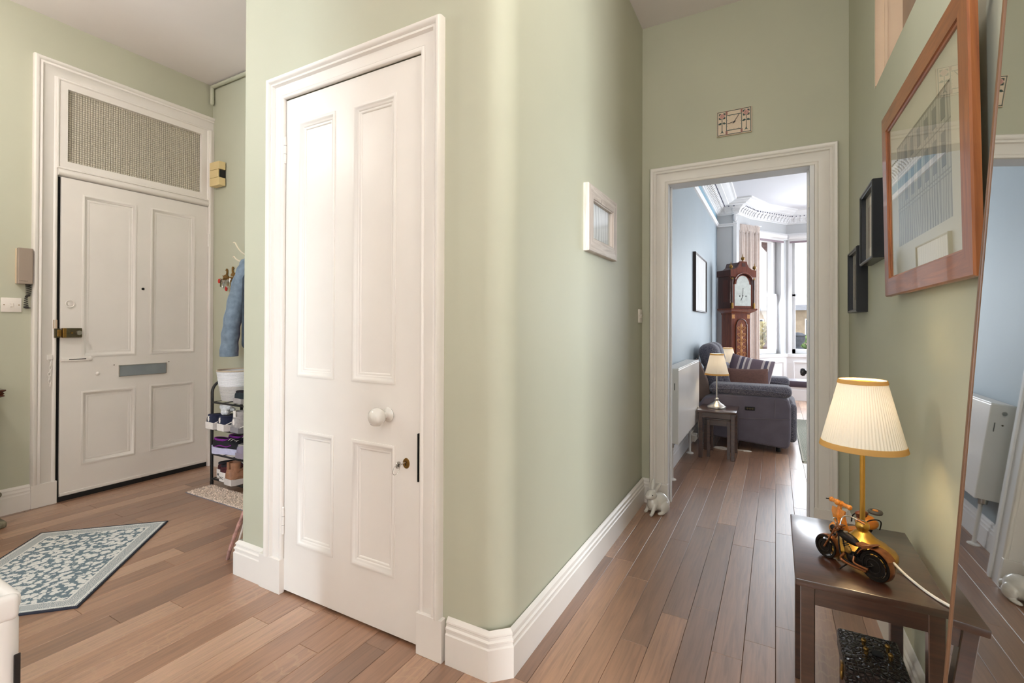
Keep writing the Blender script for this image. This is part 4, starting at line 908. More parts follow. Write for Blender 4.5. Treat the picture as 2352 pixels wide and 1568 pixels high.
# ------------------------------------------------------------------ switches, intercom, chime, pipe
def switch_plate(label, M, w, h, rocker=(0.016, 0.022)):
    t = bpy.data.objects.new('light_switch', None); COL.objects.link(t); t.matrix_world = M; tag(t, label, 'light switch')
    obj('plate', box(-w/2, w/2, 0, 0.009, -h/2, h/2, 0.003), M_PLASTIC, t, smooth=True)
    obj('rocker', box(-rocker[0]/2, rocker[0]/2, 0.008, 0.014, -rocker[1]/2, rocker[1]/2, 0.002), M_PLASTIC, t)
    objs('screw', [T(lathe([(0, 0), (0.003, 0), (0.003, 0.0012), (0, 0.0012)], 10), Mx((s_*w*0.36, 0.0088, 0), rx=-PI/2)) for s_ in (-1, 1)], M_BRASS, t)
    return t
MEX = Matrix(((0, 1, 0, 0), (-1, 0, 0, 0), (0, 0, 1, 0), (0, 0, 0, 1)))
switch_plate('cream light switch below the intercom handset', Matrix.Translation((EX, 1.045, 1.228)) @ MEX, 0.088, 0.084)
switch_plate('cream light switch at the corridor end beside the doorway', Matrix.Translation((WX, 3.02, 1.178)) @ MEX, 0.075, 0.084)
ic = thing('intercom_handset', 'grey-beige intercom handset on the wall beside the front door', 'intercom', (EX, 1.094, 1.46))
obj('wall_base', box(0, 0.022, -0.034, 0.030, -0.105, 0.104, 0.004), mat('ivory_plastic', (230, 206, 176), 0.4), ic)
hd = obj('receiver', box(0.020, 0.046, -0.033, 0.033, -0.107, 0.107, 0.004), mat('taupe_plastic', (160, 144, 130), 0.4, noise=0.02), ic)
obj('maker_mark', [box(0.0455, 0.0465, -0.026+0.006*k, -0.022+0.006*k, -0.0905, -0.088) for k in range(6)], mat('dark_grey_print', (70, 62, 60), 0.6), hd)
coil = []
for i in range(260):
    f_ = i/259; z = -0.108-0.155*f_+(0.03*math.sin(f_*PI) if False else 0); a = 2*PI*26*f_
    w_ = 0.009+0.003*math.sin(f_*9)
    coil.append((0.016+w_*math.cos(a), 0.016+0.010*math.sin(f_*7)*0.6+w_*math.sin(a), z+0.012*math.sin(f_*14)))
obj('coiled_cord', tube(coil, 0.0019, 5), mat('dark_cord', (52, 46, 42), 0.5), ic, smooth=True)
cm = thing('door_chime', 'cream three-block door chime high on the wall by the front door', 'door chime', (-3.815, SY, 2.285))
M_CHIME = mat('cream_chime_plastic', (228, 204, 150), 0.45, noise=0.02)
obj('back_box', box(-0.055, 0.045, -0.012, 0, -0.088, 0.088), M_BLACK, cm)
for i, z in enumerate((-0.092, -0.030, 0.032)):
    obj('block', box(-0.065, 0.062 if i != 1 else 0.047, -0.060, -0.010, z, z+0.060, 0.002), M_CHIME, cm)
obj('dark_slot', box(0.0465, 0.055, -0.050, -0.010, -0.029, 0.029), M_BLACK, cm)
obj('pipe', [tube([(EX+0.03, SY-0.022, 2.868), (EX+0.03, SY-0.022, CEIL-0.03), (EX+0.034, SY-0.022, CEIL-0.024)], 0.014, 10), tube([(EX+0.028, SY-0.022, CEIL-0.022), (-2.115, SY-0.022, CEIL-0.022)], 0.014, 10), sphere((EX+0.03, SY-0.022, 2.868), 0.014, 8)], M_GREEN, smooth=True, label='painted green pipe running along the ceiling above the coats', cat='pipe')

# ------------------------------------------------------------------ left hall: console with lamp (just outside the picture), stone figure, heater
M_MAHOG = wood('dark_mahogany', (52, 26, 16), (92, 48, 28), 0.3, 'X', coat=0.3)
cn = thing('console_table', 'dark wooden console table with moulded edge against the entrance wall', 'table', (-3.80, 0.62, 0))
obj('tabletop', sweep([(-0.125, 0.715), (-0.02, 0.715), (-0.010, 0.720), (-0.002, 0.724), (-0.010, 0.731), (-0.004, 0.737), (-0.010, 0.744), (0.0, 0.752), (0.0, 0.758), (-0.125, 0.758)], [(-0.148, -0.33, 0), (0.13, -0.33, 0), (0.13, 0.335, 0), (-0.148, 0.335, 0)], UP, closed=True, flip=1), M_MAHOG, cn)
obj('top_board', box(-0.03, 0.02, -0.22, 0.22, 0.72, 0.758), M_MAHOG, cn)
for x_ in (-0.12, 0.09):
    for y_ in (-0.28, 0.285):
        obj('leg', tube([(x_, y_, 0), (x_, y_, 0.35), (x_, y_, 0.72)], [0.012, 0.018, 0.022], 10), M_MAHOG, cn, smooth=True)
obj('apron', box(-0.12, 0.10, -0.29, 0.295, 0.64, 0.72), M_MAHOG, cn)
table_lamp('brass table lamp with lit shade on the console by the front door', (-3.80, 0.55, 0.758), M_GOLD, 13.0, 'pleated table lamps')
M_STONE = mat('mossy_stone', (118, 112, 92), 0.9, noise=0.5, nscale=28, bump=1.0, bscale=40, bdist=0.01)
st = thing('stone_figure', 'weathered mossy stone animal figure on a base by the entrance baseboard', 'statue', (-3.775, 0.865, 0))
soft(obj('figure', [sphere((-0.02, -0.06, 0.075), 1, 10, (0.055, 0.055, 0.060)), sphere((0.0, -0.03, 0.14), 1, 10, (0.036, 0.036, 0.055)), sphere((0.02, 0.02, 0.185), 1, 8, (0.036, 0.045, 0.034)), sphere((0.045, 0.062, 0.178), 1, 8, (0.026, 0.032, 0.022)), sphere((0.0, 0.02, 0.215), 1, 6, (0.012, 0.014, 0.024)), tube([(0.03, -0.01, 0.10), (0.045, 0.035, 0.05), (0.055, 0.055, 0.04)], [0.022, 0.018, 0.02], 8), tube([(-0.03, 0.0, 0.10), (-0.03, 0.03, 0.05), (-0.03, 0.05, 0.04)], [0.022, 0.018, 0.02], 8)], M_STONE, st, smooth=True), 0.006, 2)
soft(obj('base', [box(-0.085, 0.085, -0.13, 0.105, 0, 0.036, 0.008), sphere((0.05, 0.07, 0.03), 1, 6, (0.035, 0.03, 0.016)), sphere((-0.04, 0.06, 0.03), 1, 6, (0.03, 0.03, 0.014))], M_STONE, st, smooth=True), 0.006, 1)

M_HEATER = mat('white_appliance_plastic', (232, 230, 226), 0.4, noise=0.01)
ht = thing('electric_heater', 'white plastic convector heater with slotted top standing by the rug', 'heater', (-1.42, 0.185, 0))
bm_ = box(-0.19, 0.197, -0.16, 0.160, 0.02, 0.598, 0.03, 5)
obj('casing', bm_, M_HEATER, ht, smooth=True, angle=1.2)
obj('top_rim', [box(-0.19, -0.17, -0.16, 0.16, 0.592, 0.622, 0.008), box(0.176, 0.197, -0.155, 0.155, 0.575, 0.622, 0.009, 3), box(-0.18, 0.192, 0.135, 0.159, 0.592, 0.622, 0.009, 3), box(-0.18, 0.192, -0.159, -0.135, 0.592, 0.622, 0.009, 3)], M_HEATER, ht, smooth=True)
for k in range(4):
    obj('vent_rib', box(-0.175, 0.18, -0.088+k*0.056, -0.074+k*0.056, 0.588, 0.617, 0.004), M_HEATER, ht)
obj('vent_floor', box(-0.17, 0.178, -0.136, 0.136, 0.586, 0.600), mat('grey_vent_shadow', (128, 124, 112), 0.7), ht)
obj('side_slot', box(0.1955, 0.1985, 0.146, 0.1555, 0.455, 0.512, 0.003), M_BLACK, ht)
for x_ in (-0.15, 0.15):
    obj('foot', [box(x_-0.03, x_+0.03, -0.15, 0.15, 0, 0.022, 0.004)], M_HEATER, ht)

# ------------------------------------------------------------------ rugs and mats
def rug_mat(name, hx, hy, ground, ivory, line, scale, border):
    q = NT(name)
    co = q.n('ShaderNodeTexCoord').outputs['Object']
    sx = q.n('ShaderNodeSeparateXYZ'); q.l(co, sx.inputs[0])
    def M1(op, a, b=None):
        n = q.n('ShaderNodeMath', operation=op)
        for i, w in enumerate((a, b)):
            if w is None: continue
            if isinstance(w, (int, float)): n.inputs[i].default_value = w
            else: q.l(w, n.inputs[i])
        return n.outputs[0]
    dx = M1('SUBTRACT', hx, M1('ABSOLUTE', sx.outputs[0])); dy = M1('SUBTRACT', hy, M1('ABSOLUTE', sx.outputs[1]))
    dm = M1('MINIMUM', dx, dy)
    v = q.coords('Object', (scale, scale, 1))
    nd = q.n('ShaderNodeTexNoise', i_Scale=1.2, i_Detail=2.0); q.l(v, nd.inputs['Vector'])
    va = q.n('ShaderNodeVectorMath', operation='ADD'); q.l(v, va.inputs[0]); q.l(nd.outputs['Color'], va.inputs[1])
    vo = q.n('ShaderNodeTexVoronoi', i_Scale=1.0); q.l(va.outputs[0], vo.inputs['Vector'])
    r1 = q.ramp(vo.outputs['Distance'], [(0.10, (0.55, 0.55, 0.55, 1)), (0.16, (1, 1, 1, 1)), (0.47, (1, 1, 1, 1)), (0.55, (0, 0, 0, 1))])
    v2 = q.coords('Object', (scale*2.3, scale*2.3, 1)); vo2 = q.n('ShaderNodeTexVoronoi', i_Scale=1.0); q.l(v2, vo2.inputs['Vector'])
    r2 = q.ramp(vo2.outputs['Distance'], [(0.20, (1, 1, 1, 1)), (0.28, (0, 0, 0, 1))])
    pat = M1('MAXIMUM', r1.outputs[0], M1('MULTIPLY', r2.outputs[0], 0.75))
    vb = q.n('ShaderNodeTexWave', i_Scale=2.0, i_Distortion=8.0, i_Detail=2.0); q.l(v, vb.inputs['Vector'])
    rb = q.ramp(vb.outputs['Fac'], [(0.45, (0, 0, 0, 1)), (0.58, (1, 1, 1, 1))])
    isb = M1('LESS_THAN', dm, border)
    mxp = q.n('ShaderNodeMixRGB'); q.l(isb, mxp.inputs[0]); q.l(pat, mxp.inputs[1]); q.l(rb.outputs[0], mxp.inputs[2])
    lw = 0.0035
    l1 = M1('LESS_THAN', M1('ABSOLUTE', M1('SUBTRACT', dm, border)), lw); l2 = M1('LESS_THAN', M1('ABSOLUTE', M1('SUBTRACT', dm, 0.012)), lw)
    ll = M1('MAXIMUM', l1, l2)
    pa = M1('MAXIMUM', mxp.outputs[0], ll)
    mc = q.n('ShaderNodeMixRGB'); q.l(pa, mc.inputs[0]); mc.inputs[1].default_value = lin(ground); mc.inputs[2].default_value = lin(ivory)
    q.l(mc.outputs[0], q.b.inputs['Base Color']); q.b.inputs['Roughness'].default_value = 0.95; q.b.inputs['Specular IOR Level'].default_value = 0.1
    v3 = q.coords('Object', (700, 700, 700)); nb = q.n('ShaderNodeTexNoise', i_Scale=1.0); q.l(v3, nb.inputs['Vector']); q.bump(nb.outputs[0], 0.4, 0.002)
    return q.m
rg = thing('rug', 'slate blue and ivory floral rug lying askew near the front door', 'rug', ((-3.414-2.415)/2, (1.031+0.827)/2, 0), rz=math.radians(44.9))
HX, HY = 0.286, 0.424
obj('pile', box(-HX, HX, -HY, HY, 0.001, 0.007, 0.002, 1), rug_mat('floral_rug', HX, HY, (116, 131, 140), (226, 224, 220), (230, 228, 220), 36, 0.062), rg)
M_BIND = mat('navy_binding', (44, 46, 58), 0.9)
obj('binding', sweep([(-0.001, 0), (0.006, 0), (0.007, 0.005), (0.004, 0.008), (-0.001, 0.008)], [(-HX, -HY, 0), (HX, -HY, 0), (HX, HY, 0), (-HX, HY, 0)], UP, closed=True, flip=1), M_BIND, rg)
# doormat with a real nubbly pile
mt = thing('doormat', 'speckled beige doormat on the floor in front of the shoe rack', 'doormat', (-3.05, 1.955, 0))
obj('mat_base', box(-0.375, 0.37, -0.215, -0.045, 0, 0.004), mat('grey_mat_backing', (120, 116, 124), 0.9), mt)
V = []; F = []; nx_, ny_ = 130, 30; rr_ = random.Random(3)
for j in range(ny_+1):
    for i in range(nx_+1):
        V.append((-0.372+0.739*i/nx_+rr_.uniform(-.002, .002), -0.212+0.164*j/ny_+rr_.uniform(-.002, .002), 0.004+rr_.uniform(0.002, 0.010)*(0 if i in (0, nx_) or j in (0, ny_) else 1)))
for j in range(ny_):
    for i in range(nx_): F.append((j*(nx_+1)+i, j*(nx_+1)+i+1, (j+1)*(nx_+1)+i+1, (j+1)*(nx_+1)+i))
obj('pile', (V, F), mat('beige_speckled_pile', (206, 186, 170), 0.95, noise=0.55, nscale=120), mt)

# ------------------------------------------------------------------ shoe rack with basket and shoes
sr = thing('shoe_rack', 'black metal four-tier shoe rack against the side wall', 'shoe rack', (-3.13, 2.03, 0))
XL, XR, YF, YB = -0.325, 0.40, -0.105, 0.105
for x_ in (XL, XR):
    obj('end_frame', tube([(x_, YF, 0.002), (x_, YF, 0.62)]+[(x_, YF+0.07-0.07*math.cos(a), 0.64+0.075*math.sin(a)) for a in [PI/2*i/6 for i in range(7)]]+[(x_, YB-0.07+0.07*math.sin(a), 0.64+0.075*math.cos(a)) for a in [PI/2*i/6 for i in range(7)]]+[(x_, YB, 0.62), (x_, YB, 0.002)], 0.0095, 10), M_BLKMETAL, sr, smooth=True)
    for y_ in (YF, YB): obj('foot_cap', tube([(x_, y_, 0), (x_, y_, 0.022)], 0.0115, 10), M_BLACK, sr)
SHZ = (0.048, 0.220, 0.395, 0.580)
for z_ in SHZ:
    sh_ = obj('shelf_rail', tube([(XL, YF, z_-0.008), (XR, YF, z_-0.008)], 0.007, 8), M_BLKMETAL, sr, smooth=True)
    obj('shelf_rail', tube([(XL, YB, z_-0.008), (XR, YB, z_-0.008)], 0.007, 8), M_BLKMETAL, sr, smooth=True)
    for k in range(7):
        obj('shelf_wire', tube([(XL+0.02+k*0.113, YF, z_-0.003), (XL+0.02+k*0.113, YB, z_-0.003)], 0.0028, 6), M_BLKMETAL, sr)
    for k in range(2):
        obj('shelf_wire', tube([(XL, YF+0.07*(k+1), z_-0.004), (XR, YF+0.07*(k+1), z_-0.004)], 0.0028, 6), M_BLKMETAL, sr)
# woven basket
bk = thing('woven_basket', 'white and grey woven rope basket on top of the shoe rack', 'basket', (-3.375, 2.045, SHZ[3]+0.001))
def coil_rows(z0, z1, r0, r1, n):
    out = []
    for i in range(n):
        f_ = i/(n-1); z = z0+(z1-z0)*f_; r = r0+(r1-r0)*f_
        out.append([(r*math.cos(a), r*math.sin(a), z) for a in [2*PI*k/40 for k in range(40)]])
    return out
obj('grey_band', [tube(p_, 0.0050, 6, closed=True) for p_ in coil_rows(0.005, 0.098, 0.086, 0.103, 12)]+[lathe([(0, 0.0), (0.086, 0.0), (0.086, 0.006), (0, 0.006)], 40)], mat('pale_grey_rope', (206, 200, 196), 0.95, noise=0.08, nscale=200), bk, smooth=True)
obj('white_band', [tube(p_, 0.0050, 6, closed=True) for p_ in coil_rows(0.107, 0.202, 0.104, 0.117, 12)], mat('white_rope', (238, 236, 238), 0.95, noise=0.06, nscale=200), bk, smooth=True)
obj('rim_cord', [torus((0, 0, 0.210), 0.118, 0.006, 'z', 40)], mat('beige_rope', (196, 178, 156), 0.95, noise=0.1, nscale=200), bk, smooth=True)
obj('handle', [tube(bez([(-0.112, -0.03, 0.19), (-0.132, -0.015, 0.206), (-0.134, 0.015, 0.206), (-0.114, 0.03, 0.19)], 5), 0.0065, 8)], mat('beige_rope', (196, 178, 156)), bk, smooth=True)
obj('contents', sphere((0, 0, 0.17), 1, 10, (0.10, 0.10, 0.028)), mat('dark_knit', (70, 64, 62), 0.95, bump=0.6), bk, smooth=True)

def loft(sts, n=14):
    """stations (x, z0, half width, height, top-roundness); a dome ring at every station"""
    V = []; F = []
    for (x, z0, w, h) in sts:
        for k in range(n):
            a = PI*k/(n-1)
            c_ = math.cos(a); s_ = math.sin(a)
            V.append((x, w*math.copysign(abs(c_)**0.6, c_), z0+h*abs(s_)**0.75))
    m = len(sts)
    for i in range(m-1):
        for k in range(n-1): F.append((i*n+k, i*n+k+1, (i+1)*n+k+1, (i+1)*n+k))
        F.append((i*n+n-1, i*n, (i+1)*n, (i+1)*n+n-1))
    F.append(tuple(range(n))[::-1]); F.append(tuple((m-1)*n+k for k in range(n)))
    return V, F
def sole(L, w, h, heel_up=0.0, flare=1.0):
    P = [(0.0, 0.62), (0.04, 0.86), (0.15, 0.92), (0.35, 0.82), (0.5, 0.84), (0.68, 1.0), (0.82, 0.98), (0.93, 0.75), (1.0, 0.30)]
    V = []; F = []; n = len(P)
    for (t, q_) in P:
        lift = (0.012*((t-0.8)/0.2)**2 if t > 0.8 else 0)+(heel_up*((0.12-t)/0.12)**2 if t < 0.12 else 0)
        hh = h*(1.15 if t < 0.3 else 1.0-0.25*max(0, t-0.5))
        for sgn in (-1, 1):
            V.append((t*L, sgn*w*q_*0.94, lift)); V.append((t*L, sgn*w*q_*flare, lift+hh))
    for i in range(n-1):
        a = i*4; b = a+4
        F += [(a, b, b+2, a+2), (a+1, a+3, b+3, b+1), (a, a+1, b+1, b), (a+2, b+2, b+3, a+3)]
    F += [(0, 2, 3, 1), ((n-1)*4, (n-1)*4+1, (n-1)*4+3, (n-1)*4+2)]
    return V, F
def shoe(name, label, cat, loc, rz, M_up, M_sole, M_in, M_ac=None, L=0.27, group=None, high=1.0, sole_h=0.030, stripe=True, lace=True, boot=False):
    t = thing(name, label, cat, loc, rz, group)
    w = 0.045
    obj('sole', sole(L, w*1.05, sole_h, 0.010), M_sole, t, smooth=True, angle=0.7)
    z = sole_h*0.85
    H = 0.068*high
    sts = [(0.004, z+0.004, w*0.50, H*0.80), (0.014, z, w*0.74, H*1.02), (0.045, z, w*0.86, H*0.96), (0.085, z, w*0.86, H*0.86), (0.125, z, w*0.82, H*0.92), (0.155, z, w*0.88, H*0.80), (0.19, z, w*0.96, 0.050), (0.225, z, w*0.90, 0.036), (0.252, z, w*0.66, 0.026), (0.264, z+0.002, w*0.34, 0.016)]
    sts = [(x*L/0.27, a, b, c) for x, a, b, c in sts]
    obj('upper', loft(sts), M_up, t, smooth=True, angle=1.2)
    obj('collar', T(torus((0, 0, 0), 1.0, 0.16, 'z', 28), Mx((0.062*L/0.27, 0, z+H*0.90), ry=0.10, sc=(0.052, w*0.62, 0.05))), M_in, t, smooth=True)
    obj('lining', T(sphere((0, 0, 0), 1, 8), Mx((0.062*L/0.27, 0, z+H*0.87), ry=0.10, sc=(0.050, w*0.60, 0.012))), M_DARKGAP, t, smooth=True)
    if lace:
        for k in range(4):
            x_ = (0.128+0.018*k)*L/0.27; zz = z+[H*0.93, H*0.86, H*0.76, 0.052][k]
            obj('lace', tube(bez([(x_, -0.022, zz-0.008), (x_+0.004, 0, zz+0.003), (x_, 0.022, zz-0.008)], 4), 0.0028, 6), M_PLASTIC, t)
    if M_ac and stripe:
        for s_ in (-1, 1):
            obj('side_stripe', [tube(bez([(0.025, s_*w*0.80, z+0.012), (0.07, s_*w*0.90, z+0.026), (0.12, s_*w*0.87, z+0.018), (0.16, s_*w*0.92, z+0.030)], 4), 0.0035, 6)], M_ac, t, smooth=True)
        obj('heel_tab', [T(sphere((0, 0, 0), 1, 6), Mx((0.008, 0, z+H*0.62), sc=(0.006, 0.017, 0.026)))], M_ac, t, smooth=True)
    if boot:
        obj('shaft', [lathe_open([(w*0.78, 0), (w*0.74, 0.03), (w*0.80, 0.07), (w*0.84, 0.085), (w*0.78, 0.085)], 24, (0.055, 0, z+0.035))], M_up, t, smooth=True)
        obj('pull_tab', box(0.008, 0.016, -0.012, 0.012, z+0.03, z+0.125, 0.002), M_ac or M_in, t)
    return t
M_NAVY = mat('navy_mesh', (38, 42, 66), 0.85, noise=0.2, nscale=200, bump=0.4, bscale=500)
M_OFFW = mat('offwhite_foam', (236, 228, 222), 0.75, noise=0.04, nscale=60)
M_GREYF = mat('grey_suede', (168, 162, 160), 0.9, noise=0.1, nscale=80)
M_PURP = mat('violet_knit', (130, 40, 140), 0.85, noise=0.2, nscale=150)
M_LILAC = mat('lilac_foam', (206, 204, 230), 0.7, noise=0.08, nscale=40)
M_BLKKNIT = mat('black_knit', (30, 26, 34), 0.85, noise=0.2, nscale=150)
M_MINT = mat('mint_overlay', (140, 214, 184), 0.6)
M_PLAID = mat('red_black_plaid', (70, 26, 32), 0.9, noise=0.9, nscale=90)
M_TAN = mat('tan_boot_leather', (158, 112, 84), 0.5, noise=0.15, nscale=50)
z2 = SHZ[2]+0.0005; z1 = SHZ[1]+0.0005; z0 = SHZ[0]+0.0005; z3 = SHZ[3]+0.0005
shoe('trainer', 'navy trainer with chunky off-white sole at the end of the rack shelf', 'shoe', (-3.393, 1.862, z2), PI/2, M_NAVY, M_OFFW, M_NAVY, M_OFFW, group='shoes on the rack', sole_h=0.040)
shoe('trainer', 'navy trainer with off-white sole beside the grey suede boot', 'shoe', (-3.268, 1.865, z2), PI/2-0.06, M_NAVY, M_OFFW, M_NAVY, M_OFFW, group='shoes on the rack', sole_h=0.040)
shoe('ankle_boot', 'grey suede ankle boot next to the navy trainers', 'shoe', (-3.128, 1.875, z2), PI/2, M_GREYF, mat('dark_grey_sole', (140, 136, 140), 0.8), M_GREYF, M_OFFW, group='shoes on the rack', high=1.2, boot=True)
cl_ = obj('crumpled_cloth', [sphere((rr_.uniform(-.05, .05), rr_.uniform(-.04, .04), rr_.uniform(0.0, 0.05)), rr_.uniform(0.016, 0.028), 5) for _ in range(16)], mat('white_crumpled_paper', (226, 226, 228), 0.8, noise=0.15, nscale=60, bump=1.0, bscale=60, bdist=0.01), smooth=True, label='crumpled white tissue paper stuffed on the navy trainers', cat='paper', loc=(-3.33, 1.965, z2+0.105))
soft(cl_, 0.006, 1)
shoe('running_shoe', 'black and violet running shoe with lilac sole at the front of its shelf', 'shoe', (-3.44, 1.935, z1), 0.35, M_BLKKNIT, M_LILAC, M_PURP, M_PURP, group='shoes on the rack', sole_h=0.042, L=0.26)
shoe('running_shoe', 'black and violet running shoe with lilac sole behind its pair', 'shoe', (-3.435, 2.035, z1), 0.30, M_BLKKNIT, M_LILAC, M_PURP, M_MINT, group='shoes on the rack', sole_h=0.042, L=0.26)
shoe('slip_on_shoe', 'mauve-grey shoe beside the running shoes', 'shoe', (-3.12, 1.905, z1), PI/2, mat('mauve_grey_suede', (150, 140, 158), 0.85), mat('mauve_sole', (150, 138, 152), 0.8), M_GREYF, None, group='shoes on the rack')
shoe('canvas_shoe', 'red and black plaid canvas shoe with white scribbled heel', 'shoe', (-3.362, 1.92, z0), PI/2-0.05, M_PLAID, M_OFFW, M_BLKKNIT, None, group='shoes on the rack', sole_h=0.052, L=0.25, stripe=False)
shoe('canvas_shoe', 'red and black plaid canvas shoe next to the tan boot', 'shoe', (-3.272, 1.885, z0), PI/2-0.05, M_PLAID, M_OFFW, M_BLKKNIT, None, group='shoes on the rack', sole_h=0.055, L=0.25, stripe=False)
shoe('ankle_boot', 'tan leather ankle boot with pale sole on the lowest shelf', 'shoe', (-3.172, 1.86, z0), PI/2-0.05, M_TAN, mat('pale_rubber_sole', (214, 204, 198), 0.7), M_TAN, M_TAN, group='shoes on the rack', high=1.1, sole_h=0.036, boot=True)
shoe('court_shoe', 'dark teal shoe with grey sole beside the woven basket', 'shoe', (-3.155, 1.91, z3), PI/2, mat('dark_teal_suede', (36, 46, 52), 0.8), M_GREYF, M_BLKKNIT, None, group='shoes on the rack', high=0.9)
for o_, txt, yy in (('canvas_shoe', 'ARK', 0), ('canvas_shoe.001', 'DOC', 0)):
    cu = bpy.data.curves.new('heel_writing', 'FONT'); cu.body = txt; cu.size = 0.024; cu.align_x = 'CENTER'; cu.extrude = 0.0003
    tmp = bpy.data.objects.new('heel_writing_curve', cu); COL.objects.link(tmp)
    me = bpy.data.meshes.new_from_object(tmp.evaluated_get(bpy.context.evaluated_depsgraph_get())); bpy.data.objects.remove(tmp)
    me.materials.clear(); me.materials.append(M_INK)
    to = bpy.data.objects.new('heel_writing', me); COL.objects.link(to); to.parent = bpy.data.objects[o_]; to['kind'] = 'stuff'
    to.location = (-0.0015, 0, 0.026); to.rotation_euler = (PI/2, 0, -PI/2)

# ------------------------------------------------------------------ coats, hooks, keys on the side wall
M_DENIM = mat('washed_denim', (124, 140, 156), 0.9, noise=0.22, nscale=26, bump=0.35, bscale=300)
jk = thing('denim_jacket', 'light blue denim jacket hanging from the coat hook', 'jacket', (-3.42, 2.09, 0.88))
sl = []
path = bez([(0.055, 0.03, 0.70), (0.03, 0.015, 0.60), (-0.015, -0.01, 0.40), (-0.05, -0.025, 0.20), (-0.070, -0.03, 0.012)], 8)
rr2 = [0.040+0.018*min(1, i/10)+0.0035*math.sin(i*1.3) for i in range(len(path))]
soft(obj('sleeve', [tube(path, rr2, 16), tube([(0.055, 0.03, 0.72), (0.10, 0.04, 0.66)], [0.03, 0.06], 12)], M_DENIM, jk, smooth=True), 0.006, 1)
obj('cuff', [lathe_open([(0.057, 0.0), (0.060, 0.002), (0.061, 0.052), (0.058, 0.055)], 24, (-0.068, -0.03, 0.004))], M_DENIM, jk, smooth=True)
obj('cuff_opening', T(lathe([(0, 0), (0.056, 0), (0.056, 0.002), (0, 0.002)], 20), Mx((-0.068, -0.03, 0.006))), M_DARKGAP, jk)
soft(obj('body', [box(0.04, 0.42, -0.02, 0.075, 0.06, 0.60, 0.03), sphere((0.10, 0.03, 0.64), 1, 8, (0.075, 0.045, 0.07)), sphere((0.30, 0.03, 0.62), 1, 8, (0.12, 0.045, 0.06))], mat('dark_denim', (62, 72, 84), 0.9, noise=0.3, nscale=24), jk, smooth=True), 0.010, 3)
obj('seam', [tube([(p_.x-0.02, p_.y-r_*0.94, p_.z) for p_, r_ in zip(path, rr2)], 0.0018, 5)], mat('denim_seam', (150, 168, 186), 0.9), jk)
def strip_cloth(w, z0, z1, amp, n=8, m=30, thick=0.006, ph=0.0):
    V = []; F = []
    for j in range(m+1):
        z = z0+(z1-z0)*j/m
        for i in range(n+1):
            u = i/n
            V.append((-w/2+w*u+0.006*math.sin(j*0.35+ph), amp*math.sin(u*9+ph+j*0.05), z))
    for j in range(m):
        for i in range(n): F.append((j*(n+1)+i, j*(n+1)+i+1, (j+1)*(n+1)+i+1, (j+1)*(n+1)+i))
    return V, F
def solid(o, t):
    s = o.modifiers.new('thickness', 'SOLIDIFY'); s.thickness = t; return o
sf = thing('scarf', 'magenta scarf hanging behind the denim jacket', 'scarf', (-3.405, 2.168, 0.80))
solid(obj('drape', strip_cloth(0.075, 0.0, 0.82, 0.010), mat('magenta_wool', (176, 44, 122), 0.95, noise=0.2, nscale=40), sf, smooth=True, angle=3), 0.006)
solid(obj('lining_edge', strip_cloth(0.02, 0.0, 0.82, 0.006, 3), mat('violet_wool', (116, 62, 130), 0.95), sf, smooth=True, angle=3), 0.005)
bpy.data.objects['lining_edge'].location = (-0.045, 0.004, 0)
hk = thing('coat_hook', 'white curled coat hook above the denim jacket', 'coat hook', (-3.46, SY, 1.63))
obj('plate', box(-0.012, 0.06, -0.008, 0, -0.06, 0.05, 0.003), M_PLASTIC, hk)
obj('upper_prong', tube(bez([(0.01, -0.006, 0.0), (-0.005, -0.045, 0.015), (-0.035, -0.065, 0.055), (-0.058, -0.072, 0.092), (-0.076, -0.074, 0.096)], 6), 0.005, 8), mat('ivory_enamel', (232, 220, 196), 0.3), hk, smooth=True)
obj('lower_prong', tube(bez([(0.01, -0.006, -0.03), (-0.02, -0.05, -0.045), (-0.05, -0.066, -0.030), (-0.074, -0.070, -0.010), (-0.084, -0.070, -0.014)], 6), 0.005, 8), mat('ivory_enamel', (232, 220, 196)), hk, smooth=True)
kr = thing('key_rack', 'brass twin-swan key rack crowded with keys on the side wall', 'key rack', (-3.70, SY-0.001, 1.475))
obj('back_rail', box(-0.085, 0.10, -0.008, 0.0, -0.012, 0.008, 0.002), M_BRASS, kr)
swan = [(-0.040, 0.012), (-0.052, 0.030), (-0.036, 0.026), (-0.020, 0.032), (-0.006, 0.034), (0.000, 0.050), (-0.002, 0.066), (-0.012, 0.070), (-0.014, 0.066), (-0.006, 0.062), (-0.006, 0.076), (0.004, 0.080), (0.012, 0.070), (0.012, 0.046), (0.008, 0.030), (0.022, 0.022), (0.024, 0.008), (-0.02, 0.004)]
for k, (dx_, dz_, m_) in enumerate(((-0.030, -0.006, 1), (0.052, 0.006, -1))):
    obj('swan', prism([(dx_+x_*m_, z_+dz_) for x_, z_ in swan], -0.012, -0.005, 'xz'), M_BRASS, kr)
cols_ = [M_CHROME, M_BRASS, M_BRONZE, M_CHROME, mat('steel_key', (140, 134, 126), 0.4, 0.8)]
